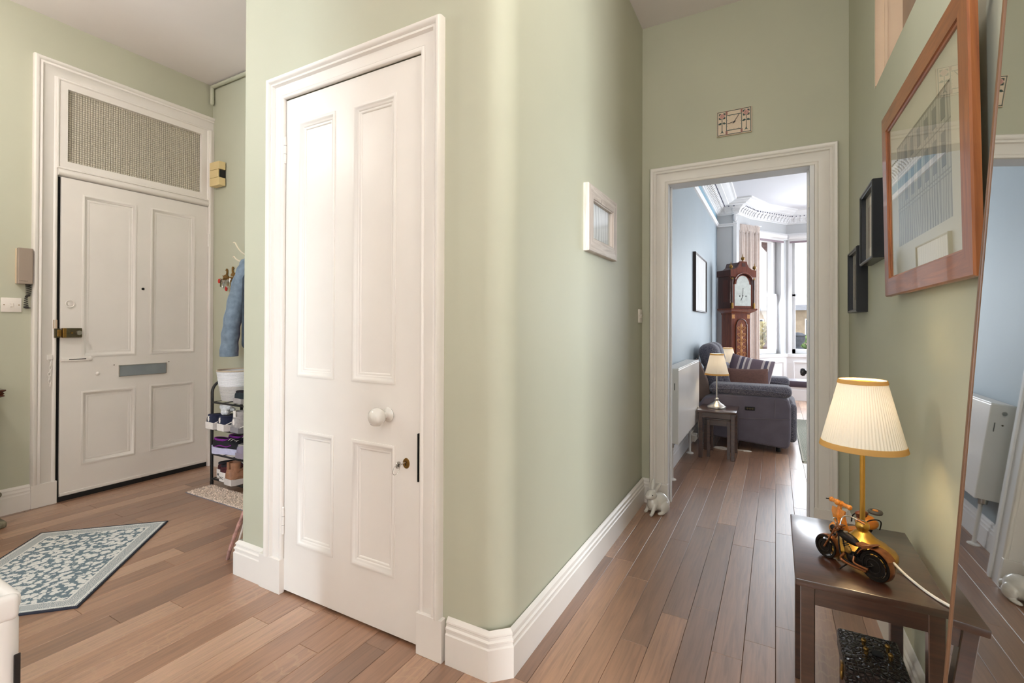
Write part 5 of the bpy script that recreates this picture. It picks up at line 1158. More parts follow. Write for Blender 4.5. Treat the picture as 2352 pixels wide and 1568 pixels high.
for k in range(13):
    x_ = -0.085+k*0.0145; y_ = -0.014-0.012*(k % 3); zt = -0.012-0.004*(k % 2)
    obj('hook', tube([(x_, -0.004, -0.004), (x_, y_, -0.010), (x_, y_-0.004, -0.004)], 0.0014, 5), M_BRASS, kr)
    a_ = rr_.uniform(-0.35, 0.35); l_ = rr_.uniform(0.045, 0.07)
    K = [T(lathe([(0, -0.001), (0.011, -0.001), (0.011, 0.001), (0, 0.001)], 12), Mx((0, 0, -0.012), ry=PI/2+0.4*a_)), box(-0.0012, 0.0012, -0.0035, 0.0035, -l_, -0.020), box(-0.0012, 0.0012, -0.007, -0.003, -l_+0.003, -l_+0.010), box(-0.0012, 0.0012, -0.006, -0.003, -l_+0.013, -l_+0.018)]
    obj('key', [T(s, Mx((x_, y_, zt), rz=rr_.uniform(0.3, 1.6), ry=a_*0.5)) for s in K], cols_[k % 5], kr)
for (x_, z_, c_, nm) in ((-0.088, -0.022, (206, 52, 30), 'red_plastic'), (0.005, -0.085, (190, 40, 36), 'crimson_plastic'), (0.055, -0.022, (238, 236, 232), 'white_fob')):
    obj('key_fob', T(lathe([(0, -0.003), (0.013, -0.003), (0.014, 0), (0.013, 0.003), (0, 0.003)], 14), Mx((x_, -0.032, z_), rx=PI/2, sc=(1, 1.3, 1))), mat(nm, c_, 0.4), kr)
# walking sticks leaning in the corner
for k, (dx_, dy_, r_, m_, lab) in enumerate(((0, 0, 0.0085, mat('knobbly_red_brown_stick', (176, 134, 124), 0.7, noise=0.45, nscale=30), 'knobbly red-brown walking stick leaning behind the cupboard corner'), (0.035, 0.012, 0.0045, mat('pale_thin_cane', (214, 202, 192), 0.6, noise=0.1), 'thin pale cane leaning beside the knobbly walking stick'))):
    pts = bez([(-2.284+dx_, 1.348+dy_, 0.0), (-2.262+dx_*0.9, 1.345+dy_, 0.05), (-2.215+dx_*0.7, 1.340+dy_, 0.13), (-2.168+dx_*0.4, 1.345+dy_, 0.225), (-2.1515+dx_*0.3, 1.37+dy_, 0.30), (-2.134, 1.40+dy_, 0.42)], 6)
    obj('walking_stick', tube(pts, [r_*(1+0.12*math.sin(i*1.7)) for i in range(len(pts))], 8), m_, smooth=True, label=lab, cat='walking stick')

# ------------------------------------------------------------------ porcelain rabbit by the doorway
rb = thing('rabbit_figurine', 'white porcelain rabbit with upright ears sitting by the doorway', 'figurine', (-0.632, 2.925, 0), rz=-0.62)
# local -y = facing direction
soft(obj('body', [sphere((0, 0.035, 0.062), 1, 12, (0.046, 0.060, 0.054)), sphere((0, -0.012, 0.060), 1, 12, (0.036, 0.038, 0.048)), sphere((0, -0.028, 0.112), 1, 12, (0.030, 0.036, 0.030)), sphere((0, -0.056, 0.104), 1, 10, (0.020, 0.016, 0.017)),
   sphere((-0.014, -0.046, 0.104), 1, 8, (0.014, 0.016, 0.014)), sphere((0.014, -0.046, 0.104), 1, 8, (0.014, 0.016, 0.014)),
   tube([(-0.014, -0.010, 0.132), (-0.020, 0.002, 0.160), (-0.026, 0.010, 0.185), (-0.027, 0.012, 0.196)], [0.008, 0.0125, 0.010, 0.003], 10), tube([(0.014, -0.010, 0.132), (0.024, 0.002, 0.158), (0.034, 0.008, 0.180), (0.038, 0.010, 0.190)], [0.008, 0.0125, 0.010, 0.003], 10),
   tube([(-0.022, -0.020, 0.060), (-0.026, -0.034, 0.025), (-0.027, -0.044, 0.010), (-0.027, -0.056, 0.008)], [0.016, 0.011, 0.010, 0.009], 10), tube([(0.022, -0.020, 0.060), (0.028, -0.040, 0.025), (0.033, -0.054, 0.010), (0.036, -0.066, 0.008)], [0.016, 0.011, 0.010, 0.009], 10),
   sphere((-0.040, 0.040, 0.040), 1, 8, (0.018, 0.034, 0.036)), sphere((0.040, 0.040, 0.040), 1, 8, (0.018, 0.034, 0.036)), sphere((-0.044, 0.010, 0.010), 1, 8, (0.013, 0.028, 0.010)), sphere((0.044, 0.010, 0.010), 1, 8, (0.013, 0.028, 0.010)), sphere((0, 0.095, 0.045), 0.018, 8)], M_PORCELAIN, rb, smooth=True), 0.0028, 3)
for s_ in (-1, 1):
    obj('eye', sphere((s_*0.0262, -0.042, 0.118), 0.0034, 6), M_INK, rb, smooth=True)
obj('nose', sphere((0, -0.071, 0.107), 1, 6, (0.004, 0.002, 0.003)), mat('pale_pink_glaze', (200, 180, 170), 0.3), rb, smooth=True)

# ================================================================== sitting room
# radiator on the left wall
M_RAD = mat('white_radiator_enamel', (240, 238, 236), 0.28, noise=0.01)
ra = thing('radiator', 'white panel radiator on the pale blue sitting room wall', 'radiator', (-0.66, 4.045, 0))
obj('front_panel', box(0.045, 0.060, -0.515, 0.515, 0.278, 0.805, 0.004), M_RAD, ra)
obj('back_panel', box(-0.045, -0.030, -0.505, 0.505, 0.285, 0.800, 0.004), M_RAD, ra)
for y_ in (-0.5165, 0.5085):
    sd = obj('side_panel', box(-0.048, 0.058, y_, y_+0.008, 0.282, 0.808, 0.002), M_RAD, ra)
    if y_ < 0:
        obj('valve_cap', T(lathe([(0, 0), (0.011, 0), (0.011, 0.006), (0.006, 0.006), (0.006, 0.002), (0, 0.002)], 16), Mx((0.0, y_, 0.765), rx=PI/2)), M_CHROME, sd, smooth=True)
        obj('side_slot', box(0.030, 0.034, y_-0.0008, y_+0.001, 0.66, 0.71), M_DARKGAP, sd)
        obj('bleed_hole', T(lathe([(0, 0), (0.005, 0), (0.005, 0.001), (0, 0.001)], 10), Mx((0.0, y_, 0.70), rx=PI/2)), M_BRONZE, sd)
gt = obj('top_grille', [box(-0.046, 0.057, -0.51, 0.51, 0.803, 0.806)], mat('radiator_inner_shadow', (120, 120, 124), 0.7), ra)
for k in range(52):
    obj('grille_bar', box(-0.046, 0.057, -0.508+k*0.0196, -0.508+k*0.0196+0.012, 0.805, 0.813), M_RAD, gt)
obj('grille_edge', [box(0.050, 0.058, -0.51, 0.51, 0.804, 0.815, 0.002)], M_RAD, gt)
for y_ in (-0.43, 0.40):
    obj('pipe', [tube([(0.0, y_, 0.0), (0.0, y_, 0.29)], 0.010, 10)], M_RAD, ra, smooth=True)
    obj('floor_collar', lathe([(0, 0), (0.030, 0), (0.028, 0.006), (0.012, 0.014), (0, 0.014)], 20, (0.0, y_, 0)), M_RAD, ra, smooth=True)
obj('valve', [tube([(0.0, -0.43, 0.235), (0.0, -0.43, 0.275)], 0.014, 10), lathe([(0, 0), (0.014, 0), (0.016, 0.03), (0.012, 0.05), (0, 0.05)], 14, (0.0, -0.47, 0.25)), tube([(0.0, -0.47, 0.262), (0.0, -0.43, 0.262)], 0.008, 8)], M_CHROME, ra, smooth=True)
# double socket with plugs
sk = thing('wall_socket', 'white double wall socket with plugs low beside the side tables', 'socket', (LRX+0.018, 4.72, 0.085))
obj('plate', box(0, 0.022, -0.085, 0.085, -0.040, 0.045, 0.003), M_PLASTIC, sk)
for y_ in (-0.045, 0.040):
    obj('plug', box(0.022, 0.058, y_-0.026, y_+0.026, -0.03, 0.028, 0.006), M_PLASTIC, sk)
obj('pin_hole', [box(0.0221, 0.0226, -0.080+k*0.006, -0.077+k*0.006, 0.033, 0.037) for k in range(2)], M_BRONZE, sk, kind='stuff')
for lab, pts in (('white lamp cable dropping from the small side table', [(-0.585, 4.44, 0.404), (-0.600, 4.46, 0.40), (-0.608, 4.56, 0.26), (-0.612, 4.63, 0.15), (-0.625, 4.675, 0.085)]),
                 ('white cable looped on the floor beneath the armchair', [(-0.625, 4.76, 0.08), (-0.60, 4.80, 0.02), (-0.50, 4.74, 0.005), (-0.42, 4.70, 0.005), (-0.37, 4.74, 0.005), (-0.42, 4.79, 0.005), (-0.49, 4.76, 0.005), (-0.44, 4.715, 0.012), (-0.32, 4.74, 0.005), (-0.22, 4.76, 0.005), (-0.19, 4.74, 0.005), (-0.25, 4.725, 0.005)])):
    obj('power_cable', tube(bez(pts, 6), 0.0038, 6), M_PLASTIC, smooth=True, label=lab, cat='cable')
# nested tables with lamp
nest_table('taller dark side table carrying the lamp beside the radiator', (-0.435, 4.505, 0), 0.304, 0.36, 0.405, leg=0.030)
nest_table('smaller dark side table nested under the taller one', (-0.425, 4.530, 0), 0.205, 0.30, 0.332, leg=0.024, top=0.014)
table_lamp('nickel table lamp with lit shade beside the armchair', (-0.448, 4.50, 0.405), M_CHROME, 8.0, 'pleated table lamps')
nest_table('dark side table in the corner behind the armchair', (-0.50, 6.25, 0), 0.30, 0.30, 0.385)
table_lamp('nickel table lamp with lit shade behind the armchair', (-0.50, 6.25, 0.385), M_CHROME, 8.0, 'pleated table lamps')

# recliner armchair
q = NT('tweed_fabric'); v = q.coords('Object', (260, 260, 260))
vo = q.n('ShaderNodeTexVoronoi', i_Scale=1.0); q.l(v, vo.inputs['Vector'])
rr3 = q.ramp(vo.outputs['Color'], [(0.2, lin((62, 62, 78))), (0.6, lin((98, 96, 110))), (0.9, lin((140, 134, 140)))]); q.l(rr3.outputs[0], q.b.inputs['Base Color'])
q.b.inputs['Roughness'].default_value = 0.95; q.b.inputs['Sheen Weight'].default_value = 0.3; q.bump(vo.outputs['Distance'], 0.5, 0.003); M_TWEED = q.m
M_SUEDE = mat('mauve_grey_suede_panel', (98, 92, 106), 0.75, noise=0.12, nscale=9, bump=0.15, bscale=200, sheen=0.2)
M_SUEDE2 = mat('taupe_suede_panel', (128, 108, 100), 0.8, noise=0.1, nscale=9, sheen=0.2)
ac = thing('armchair', 'grey tweed and suede recliner armchair facing across the sitting room', 'armchair', (-0.25, 5.34, 0))
def rbox(x0, x1, y0, y1, z0, z1, b, seg=4): return box(x0+0.25, x1+0.25, y0-5.34, y1-5.34, z0, z1, b, seg)
for (ya, yb) in ((4.80, 5.03), (5.65, 5.88)):
    sp = [(0.02, 0.070), (0.20, 0.055), (0.33, 0.045), (0.355, 0.07), (0.366, 0.15), (0.368, 0.40), (0.350, 0.475), (0.30, 0.492), (-0.20, 0.492), (-0.345, 0.445), (-0.395, 0.36), (-0.395, 0.13), (-0.30, 0.10)]
    side = obj('side_panel', prism(sp, ya-5.34, yb-5.34, 'xz'), M_SUEDE, ac, smooth=True)
    bv = side.modifiers.new('round', 'BEVEL'); bv.width = 0.022; bv.segments = 3
    pad = obj('arm_pad', [rbox(-0.545, 0.125, ya-0.012, yb+0.012, 0.487, 0.585, 0.045, 5)], M_TWEED, ac, smooth=True, angle=1.2)
    obj('pad_piping', tube([(-0.285, ya-5.354, 0.535), (-0.1, ya-5.356, 0.545), (0.15, ya-5.356, 0.543), (0.365, ya-5.354, 0.525)], 0.006, 8), M_TWEED, pad, smooth=True)
obj('seam', [tube([(0.245, 4.7975-5.34, 0.47), (0.243, 4.7975-5.34, 0.31)], 0.0022, 5), tube([(0.362, 4.797-5.34, 0.31), (0.06, 4.797-5.34, 0.285), (-0.045, 4.797-5.34, 0.285)], 0.0022, 5), tube([(-0.045, 4.797-5.34, 0.285), (-0.045, 4.797-5.34, 0.06)], 0.0022, 5)], mat('pale_stitching', (126, 116, 124), 0.8), ac)
cp = obj('control_panel', rbox(-0.244, -0.161, 4.788, 4.802, 0.362, 0.392, 0.004), M_BLACK, ac)
for k in range(3):
    obj('button', T(lathe([(0, 0), (0.008, 0), (0.007, 0.003), (0, 0.003)], 12), Mx((0.25-0.222+k*0.020, 4.788-5.34, 0.377), rx=PI/2)), M_BRONZE, cp)
obj('seat_cushion', rbox(-0.46, 0.14, 5.035, 5.645, 0.20, 0.47, 0.07, 5), M_TWEED, ac, smooth=True, angle=1.2)
obj('footrest', rbox(0.09, 0.168, 5.02, 5.66, 0.06, 0.41, 0.035, 4), M_TWEED, ac, smooth=True, angle=1.2)
Rb = Mx((-0.205, 0, 0.36), ry=-0.27)
back = obj('backrest', [T(box(-0.085, 0.085, -0.325, 0.325, 0.0, 0.40, 0.06, 5), Rb)], M_TWEED, ac, smooth=True, angle=1.2)
obj('head_roll', [T(box(-0.085, 0.10, -0.31, -0.005, 0.34, 0.60, 0.085, 6), Rb), T(box(-0.085, 0.10, 0.005, 0.31, 0.34, 0.60, 0.085, 6), Rb)], M_TWEED, back, smooth=True, angle=1.2)
obj('lumbar_roll', [T(box(0.03, 0.125, -0.30, 0.30, 0.08, 0.36, 0.045, 5), Rb)], M_TWEED, back, smooth=True, angle=1.2)
for s_ in (-1, 1):
    y_ = s_*0.335
    wg = obj('back_shell', prism([(-0.42, 0.36), (-0.30, 0.46), (-0.33, 0.60), (-0.40, 0.765), (-0.435, 0.80), (-0.455, 0.76), (-0.44, 0.55)], y_-0.018, y_+0.018, 'xz'), M_SUEDE2, ac, smooth=True)
    bv = wg.modifiers.new('round', 'BEVEL'); bv.width = 0.012; bv.segments = 3
for (x_, y_) in ((-0.30, -0.45), (0.27, -0.45), (-0.30, 0.45), (0.27, 0.45)):
    obj('castor', lathe([(0, 0), (0.018, 0), (0.018, 0.07), (0, 0.07)], 12, (x_, y_, 0)), M_BLACK, ac)
# cushions on the armchair
def pillow(w, h, t, n=20):
    V = []; F = []
    for side in (1, -1):
        for j in range(n+1):
            for i in range(n+1):
                u = 2*i/n-1; v_ = 2*j/n-1
                pin = 1-0.06*(u*u*(1-v_*v_)+v_*v_*(1-u*u))*1.2
                V.append((u*w/2*(1-0.07*(1-v_*v_)*0), v_*h/2*(1-0.08*(1-u*u)), side*t/2*((1-u**4)*(1-v_**4))**0.55))
    m = (n+1)*(n+1)
    for s_ in range(2):
        for j in range(n):
            for i in range(n):
                a = s_*m+j*(n+1)+i; f = (a, a+1, a+n+2, a+n+1); F.append(f if s_ == 0 else f[::-1])
    return V, F
def stripes_mat(name, cols, sc):
    q = NT(name); v = q.coords('Object', (sc, 1, 1)); sx = q.n('ShaderNodeSeparateXYZ'); q.l(v, sx.inputs[0])
    fr_ = q.n('ShaderNodeMath', operation='FRACT'); q.l(sx.outputs[0], fr_.inputs[0])
    r = q.n('ShaderNodeValToRGB'); r.color_ramp.interpolation = 'CONSTANT'; q.l(fr_.outputs[0], r.inputs[0])
    e = r.color_ramp.elements
    while len(e) < len(cols): e.new(0.5)
    for k, (p, c) in enumerate(cols): e[k].position = p; e[k].color = lin(c)
    q.l(r.outputs[0], q.b.inputs['Base Color']); q.b.inputs['Roughness'].default_value = 0.8; return q.m
p1 = obj('cushion', pillow(0.40, 0.30, 0.12), mat('brown_linen', (106, 76, 70), 0.9, noise=0.12, nscale=60, bump=0.3, bscale=400), smooth=True, angle=3, label='plain brown linen cushion leaning in front on the armchair', cat='cushion', group='armchair cushions')
p1.matrix_world = Matrix.Translation((-0.262, 5.17, 0.565)) @ Euler((math.radians(68), 0, math.radians(4))).to_matrix().to_4x4()
p2 = obj('cushion', pillow(0.40, 0.36, 0.12), stripes_mat('striped_silk', [(0, (112, 96, 108)), (0.45, (196, 184, 186)), (0.55, (90, 84, 104)), (0.68, (214, 204, 202)), (0.76, (120, 108, 122)), (0.9, (206, 196, 196))], 4.6), smooth=True, angle=3, label='mauve and cream striped cushion behind the brown one on the armchair', cat='cushion', group='armchair cushions')
p2.matrix_world = Matrix.Translation((-0.235, 5.40, 0.635)) @ Euler((math.radians(66), math.radians(10), math.radians(-8))).to_matrix().to_4x4()

# picture on the blue wall
M_LRPIC = sketch_mat('faint_pencil_print', (228, 228, 228), (196, 198, 200), 10)
framed('picture_frame', 'dark thin framed pale print on the sitting room wall', 'picture', Matrix(((0, 1, 0, LRX), (-1, 0, 0, 5.88), (0, 0, 1, 1.262), (0, 0, 0, 1))), 0.86, 0.592, 0.016, 0.030, mat('dark_brown_frame', (52, 40, 40), 0.4), M_LRPIC, 0.0, None, deep=0.006, glass=False)

# longcase clock
gc = thing('grandfather_clock', 'tall mahogany longcase clock with marquetry door and painted dial', 'clock', (-0.452, 6.825, 0), rz=math.radians(48))
# local: -y faces front, x across
M_MAH = wood('red_mahogany', (92, 40, 26), (142, 72, 46), 0.3, 'Z', coat=0.3)
M_MAHD = wood('shaded_mahogany', (58, 30, 26), (92, 50, 40), 0.35, 'Z', coat=0.2)
obj('plinth', [box(-0.20, 0.20, -0.11, 0.11, 0, 0.52, 0.004), box(-0.215, 0.215, -0.125, 0.115, 0, 0.07, 0.006), sweep([(0, 0), (0.0, 0.03), (-0.02, 0.045), (-0.05, 0.055), (-0.05, 0)], [(-0.20, 0.11, 0.52), (-0.20, -0.11, 0.52), (0.20, -0.11, 0.52), (0.20, 0.11, 0.52)], UP)], M_MAH, gc, smooth=True)
tk = obj('trunk', box(-0.150, 0.150, -0.085, 0.09, 0.52, 1.27, 0.004), M_MAH, gc)
arch = [(-0.088, 0.60), (-0.088, 1.13)]+[(-0.088+0.012, 1.13), (-0.076, 1.14)]+[(0.076*math.cos(a), 1.14+0.062*math.sin(a)) for a in [PI-PI*i/12 for i in range(13)]]+[(0.088, 1.13), (0.088, 0.60)]
td = obj('trunk_door', prism(arch, -0.093, -0.084, 'xz'), wood('figured_mahogany_door', (120, 62, 44), (150, 86, 62), 0.3, 'Z', coat=0.3), gc)
obj('door_moulding', tube([(x_, -0.094, z_) for x_, z_ in arch], 0.006, 6), M_MAHD, td, smooth=True)
inl = []
def scroll(cx, cz, r, s, turns=1.3, n=14):
    return tube([(cx+s*r*(1-i/n*0.75)*math.cos(turns*2*PI*i/n), -0.0935, cz+r*(1-i/n*0.75)*math.sin(turns*2*PI*i/n)) for i in range(n+1)], 0.0042, 5)
for (cz, r) in ((0.66, 0.030), (0.75, 0.036), (0.84, 0.026), (0.92, 0.034), (1.00, 0.028), (1.08, 0.030)):
    for s_ in (-1, 1): inl.append(scroll(s_*0.040, cz, r, s_))
inl += [tube([(0, -0.0935, 0.62), (0, -0.0935, 1.16)], 0.004, 5)]+[T(sphere((0, 0, 0), 1, 6), Mx((0, -0.0935, cz), sc=(0.020, 0.003, 0.026))) for cz in (0.70, 0.80, 0.885, 0.965, 1.04, 1.12)]
obj('marquetry_inlay', inl, mat('honey_inlay', (208, 150, 92), 0.35, noise=0.15, nscale=60), td, smooth=True, kind='stuff')
obj('trunk_corner_inlay', [box(-0.145, -0.10, -0.0862, -0.0845, 1.21, 1.262), box(0.10, 0.145, -0.0862, -0.0845, 1.21, 1.262)], mat('honey_inlay', (208, 150, 92)), tk, kind='stuff')
obj('cornice', [sweep([(0, 0), (0.0, 0.015), (0.03, 0.035), (0.052, 0.05), (0.058, 0.06), (0.058, 0.075), (-0.05, 0.075), (-0.05, 0)], [(-0.150, 0.10, 1.262), (-0.150, -0.085, 1.262), (0.150, -0.085, 1.262), (0.150, 0.10, 1.262)], UP, flip=1)], M_MAH, gc, smooth=True)
hd = obj('hood', [box(-0.188, 0.188, -0.10, 0.11, 1.335, 1.80, 0.003)], M_MAHD, gc)
da = [(-0.140, 1.36), (-0.140, 1.64), (-0.125, 1.645)]+[(0.112*math.cos(a), 1.645+0.115*math.sin(a)) for a in [PI-PI*i/14 for i in range(15)]]+[(0.125, 1.645), (0.140, 1.64), (0.140, 1.36)]
obj('hood_door', prism([(x_*1.14, (z_-1.36)*1.05+1.345) for x_, z_ in da], -0.112, -0.098, 'xz'), M_MAH, hd)
dl = obj('dial', prism([(x_*0.93, (z_-1.36)*0.96+1.372) for x_, z_ in da], -0.1145, -0.1115, 'xz'), mat('painted_white_dial', (220, 226, 222), 0.4, noise=0.12, nscale=22), hd)
obj('dial_hand', [bar((0, -0.1155, 1.50), (-0.03, -0.1155, 1.44), 0.002, 0.006), bar((0, -0.1155, 1.50), (0.005, -0.1155, 1.60), 0.002, 0.005)], M_INK, dl, kind='stuff')
objs('winding_hole', [T(lathe([(0, 0), (0.009, 0), (0.009, 0.001), (0, 0.001)], 10), Mx((x_, -0.1146, z_), rx=PI/2)) for x_, z_ in ((0, 1.50), (-0.05, 1.495), (0.05, 1.495))], M_INK, dl)
for x_ in (-0.176, 0.176):
    co_ = obj('column', lathe([(0, 0), (0.014, 0), (0.012, 0.01), (0.010, 0.03), (0.010, 0.34), (0.012, 0.36), (0.014, 0.37), (0, 0.37)], 12, (x_, -0.118, 1.338)), M_MAHD, hd, smooth=True)
    obj('brass_capital', [lathe([(0, 0), (0.016, 0), (0.012, 0.02), (0, 0.02)], 12, (x_, -0.118, 1.705)), lathe([(0, 0), (0.015, 0), (0.0135, 0.07), (0, 0.07)], 12, (x_, -0.118, 1.338))], M_BRASS, co_)
obj('side_panel_inlay', [box(-0.1895, -0.187, -0.055, 0.02, 1.42, 1.70)], mat('side_fret_panel', (96, 54, 46), 0.6), hd)
ped = [(-0.205, 1.74), (-0.205, 1.825), (-0.135, 1.835), (-0.085, 1.862), (-0.058, 1.905), (-0.050, 1.935), (0.050, 1.935), (0.058, 1.905), (0.085, 1.862), (0.135, 1.835), (0.205, 1.825), (0.205, 1.74)]+[(0.15*math.cos(a), 1.66+0.125*math.sin(a)) for a in [math.radians(35)+math.radians(110)*i/12 for i in range(13)]]
obj('pediment', prism(ped, -0.128, -0.098, 'xz'), M_MAH, hd)
obj('pediment_moulding', [tube([(0.15*math.cos(a), -0.13, 1.663+0.125*math.sin(a)) for a in [math.radians(20)+math.radians(140)*i/14 for i in range(15)]], 0.010, 8)], M_MAH, hd, smooth=True)
obj('pediment_fret', prism([(-0.03, 1.87), (0.03, 1.87), (0.026, 1.915), (-0.026, 1.915)], -0.130, -0.126, 'xz'), M_MAHD, hd)
obj('hood_cornice', [box(-0.208, -0.186, -0.125, 0.115, 1.745, 1.825, 0.004), box(0.186, 0.208, -0.125, 0.115, 1.745, 1.825, 0.004)], M_MAHD, hd)
obj('hood_top', prism([(-0.186, 1.80), (-0.186, 1.826), (-0.12, 1.84), (-0.08, 1.87), (-0.058, 1.925), (0.058, 1.925), (0.08, 1.87), (0.12, 1.84), (0.186, 1.826), (0.186, 1.80)], -0.10, 0.10, 'xz'), M_MAHD, hd)
for (x_, z_) in ((-0.190, 1.825), (0.0, 1.935), (0.190, 1.825)):
    obj('finial', lathe([(0, 0), (0.010, 0), (0.006, 0.012), (0.020, 0.026), (0.023, 0.040), (0.016, 0.056), (0.005, 0.064), (0.004, 0.085), (0, 0.105)], 14, (x_, -0.114, z_)), M_BRASS, gc, smooth=True)

# curtain with pencil-pleat heading
ct = thing('curtain', 'cream pencil-pleat curtain hanging beside the longcase clock', 'curtain', (-0.34, 7.46, 0))
def curtain(p, q_, z0, z1, folds, amp, n=140, m=16):
    p = Vector((*p, 0)); q_ = Vector((*q_, 0)); d = (q_-p); L = d.length; d /= L; nn = Vector((d.y, -d.x, 0)); V = []; F = []
    for j in range(m+1):
        f_ = j/m; z = z0+(z1-z0)*f_
        for i in range(n+1):
            u = i/n
            a_ = amp*(0.8+0.4*math.sin(u*17))*math.sin(2*PI*folds*u+0.6*math.sin(u*9+f_*1.2))
            V.append(tuple(p+d*(L*(u+0.012*math.sin(f_*3+u*12)))+nn*a_+Vector((0, 0, z))))
    for j in range(m):
        for i in range(n): F.append((j*(n+1)+i, j*(n+1)+i+1, (j+1)*(n+1)+i+1, (j+1)*(n+1)+i))
    return V, F
M_CURT = mat('cream_curtain_fabric', (228, 214, 206), 0.9, noise=0.06, nscale=30, sheen=0.2)
a_, b_ = (-0.46+0.34, 7.33-7.46), (-0.20+0.34, 7.66-7.46)
solid(obj('drape', curtain(a_, b_, 0.015, 2.44, 9, 0.028), M_CURT, ct, smooth=True, angle=3), 0.004)
solid(obj('pleat_heading', curtain(a_, b_, 2.42, 2.535, 20, 0.014, m=4), M_CURT, ct, smooth=True, angle=3), 0.006)
obj('curtain_rail', tube([(a_[0]-0.02, a_[1]+0.005, 2.53), (b_[0]+0.02, b_[1]+0.005, 2.53)], 0.008, 8), M_LRWHITE, ct)

# footstool, white cabriole table with a box, rug by the doorway
fs = thing('footstool', 'mauve leather padded footstool near the bay window', 'footstool', (0.205, 6.80, 0))
obj('seat_pad', box(-0.125, 0.20, -0.17, 0.17, 0.385, 0.462, 0.03, 4), mat('mauve_leather', (92, 74, 88), 0.45, noise=0.08, bump=0.2), fs, smooth=True, angle=1.2)
for x_ in (-0.09, 0.16):
    for y_ in (-0.13, 0.13): obj('leg', tube([(x_, y_, 0.0), (x_, y_, 0.20), (x_, y_, 0.39)], [0.010, 0.013, 0.016], 8), M_MAHD, fs, smooth=True)
wt = thing('cabriole_table', 'white painted occasional table with curved legs by the bay', 'table', (0.72, 7.18, 0))
M_WP = mat('white_table_paint', (240, 240, 242), 0.4, noise=0.01)
obj('tabletop', box(-0.33, 0.33, -0.22, 0.22, 0.690, 0.712, 0.005), M_WP, wt)
obj('apron', box(-0.28, 0.28, -0.17, 0.17, 0.61, 0.690), M_WP, wt)
for x_ in (-0.27, 0.27):
    for y_ in (-0.16, 0.16):
        s1, s2 = math.copysign(1, x_), math.copysign(1, y_)
        pts = bez([(x_, y_, 0.69), (x_+s1*0.03, y_+s2*0.03, 0.60), (x_+s1*0.012, y_+s2*0.012, 0.42), (x_-s1*0.012, y_-s2*0.012, 0.22), (x_, y_, 0.08), (x_+s1*0.03, y_+s2*0.03, 0.0)], 5)
        obj('leg', tube(pts, [0.026-0.016*min(1, i/16) for i in range(len(pts))], 8), M_WP, wt, smooth=True)
bx_ = thing('photo_box', 'dark silver keepsake box on the white occasional table', 'box', (0.47, 7.08, 0.713))
obj('box_body', box(-0.05, 0.08, -0.05, 0.05, 0, 0.10, 0.004), mat('dark_silver', (110, 104, 108), 0.35, 0.6), bx_)
obj('box_lid', box(-0.054, 0.084, -0.054, 0.054, 0.10, 0.125, 0.006), mat('pale_silver', (190, 186, 190), 0.35, 0.6), bx_)
r2_ = thing('rug', 'green and cream bordered carpet in the sitting room', 'rug', (0.85, 5.62, 0))
obj('pile', box(-0.66, 0.66, -1.02, 1.02, 0.001, 0.010, 0.002, 1), rug_mat('bordered_carpet', 0.66, 1.02, (120, 132, 118), (206, 202, 190), (220, 214, 204), 22, 0.12), r2_)
obj('fringe', [box(-0.65, 0.65, -1.045, -1.02, 0, 0.004), box(-0.65, 0.65, 1.02, 1.045, 0, 0.004)], mat('carpet_fringe', (188, 184, 172), 0.95), r2_)

# ================================================================== outside the bay window
M_SAND = mat('weathered_sandstone', (150, 134, 116), 0.9, noise=0.3, nscale=1.2, bump=0.3, bscale=6)
S('ground', box(-40, 40, 9.2, 90, -1.6, -1.5), mat('pale_gravel', (188, 180, 166), 0.95, noise=0.25, nscale=1.0), 'pale gravel ground outside the bay window', 'ground')
pc = thing('stone_pillar', 'brown sandstone pillar outside the window beside the curtain', 'pillar', (-0.09, 9.05, -1.5))
obj('shaft', box(-0.045, 0.045, -0.05, 0.05, 0.0, 4.4), mat('brown_sandstone', (112, 92, 88), 0.9, noise=0.15, nscale=8), pc)
obj('capital', prism([(-0.045, 3.85), (-0.12, 3.95), (-0.12, 4.4), (0.045, 4.4), (0.045, 3.85)], -0.07, 0.07, 'xz'), mat('brown_sandstone', (112, 92, 88)), pc)
obj('foot', prism([(-0.045, 2.36), (-0.10, 2.26), (-0.10, 0), (0.045, 0), (0.045, 2.36)], -0.07, 0.07, 'xz'), mat('brown_sandstone', (112, 92, 88)), pc)
hs = thing('stone_house', 'pale stone house seen far off through the bay windows', 'building', (2.5, 46, -1.5))
obj('wall', box(-9, 9, 0, 8, 0, 3.9), M_SAND, hs)
obj('roof', prism([(-0.5, 3.9), (4, 4.5), (8.5, 3.9)], -9.3, 9.3, 'yz'), mat('slate_roof', (104, 104, 110), 0.8, noise=0.2, nscale=2), hs)
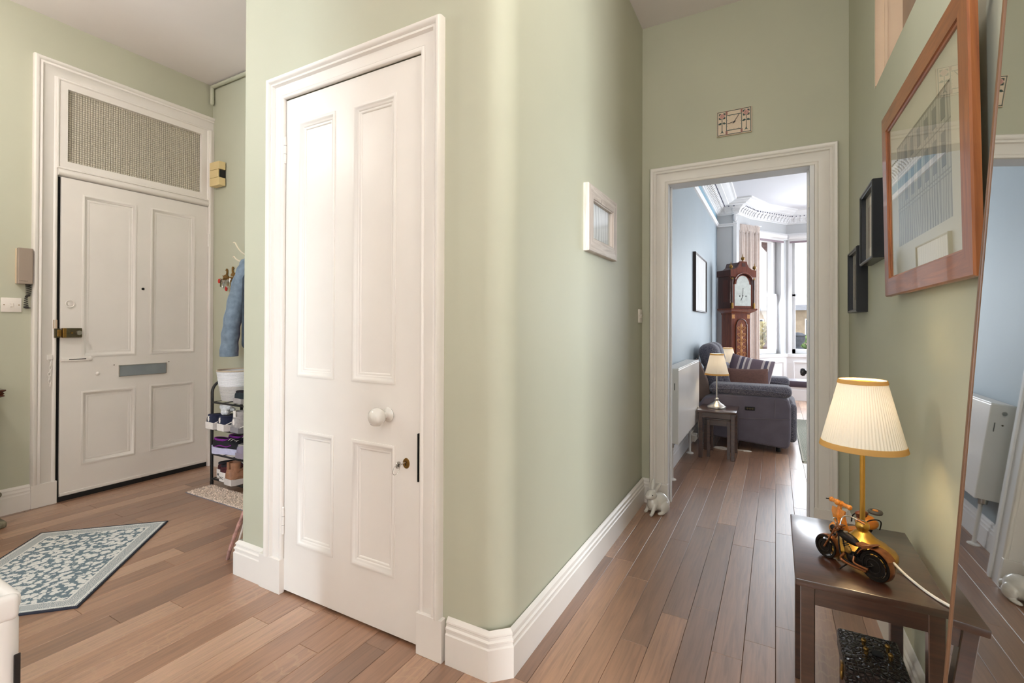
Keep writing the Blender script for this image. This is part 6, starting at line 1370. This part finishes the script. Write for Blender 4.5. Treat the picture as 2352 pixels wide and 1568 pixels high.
for k in range(9):
    w_ = obj('window', box(-8.0+k*1.9, -7.2+k*1.9, -0.06, 0.02, 1.7, 3.2), M_LRWHITE, hs)
    obj('pane', box(-7.92+k*1.9, -7.28+k*1.9, -0.08, -0.05, 1.78, 3.12), mat('dark_window_glass', (40, 44, 52), 0.1), w_)
def foliage(name, label, loc, ext, n, cols, size):
    t = thing(name, label, 'hedge' if 'hedge' in name else 'bush', loc)
    R_ = random.Random(len(label)); V = []; F = []
    for i in range(n):
        c = Vector((R_.uniform(-1, 1)*ext[0], R_.uniform(-1, 1)*ext[1], R_.random()**0.7*ext[2]))
        a = Vector((R_.uniform(-1, 1), R_.uniform(-1, 1), R_.uniform(-1, 1))).normalized(); b = a.orthogonal().normalized()*R_.uniform(0.4, 1)*size
        o = len(V); V += [tuple(c-a*size), tuple(c+b), tuple(c+a*size), tuple(c-b)]; F.append((o, o+1, o+2, o+3))
    obj('leaves', (V, F), mat(name+'_leaf', cols, 0.8, noise=0.6, nscale=3), t, kind='stuff')
    obj('stems', [tube([(R_.uniform(-.9, .9)*ext[0], R_.uniform(-.8, .8)*ext[1], 0), (R_.uniform(-.9, .9)*ext[0], R_.uniform(-.8, .8)*ext[1], ext[2]*0.8)], 0.02, 5) for _ in range(12)], mat('twig', (92, 74, 56), 0.9), t, kind='stuff')
foliage('autumn_hedge', 'loose autumn-coloured hedge outside the window beside the curtain', (-0.9, 20, -1.5), (1.3, 0.8, 2.75), 2600, (146, 132, 84), 0.09)
foliage('green_hedge', 'clipped green hedge outside the middle bay window', (1.2, 22, -1.5), (1.6, 0.6, 2.25), 2600, (110, 136, 78), 0.09)
ur = thing('stone_urn', 'dark stone urn on a pier outside the middle bay window', 'urn', (0.485, 14.0, -1.5))
obj('pier', box(-0.16, 0.16, -0.16, 0.16, 0, 2.02), mat('dark_weathered_stone', (70, 72, 80), 0.9, noise=0.3, nscale=8), ur)
obj('urn_bowl', lathe([(0, 0), (0.14, 0), (0.12, 0.04), (0.06, 0.08), (0.07, 0.12), (0.15, 0.20), (0.17, 0.30), (0.15, 0.33), (0.19, 0.36), (0.10, 0.42), (0, 0.44)], 20, (0, 0, 2.02)), mat('dark_weathered_stone', (70, 72, 80)), ur, smooth=True)
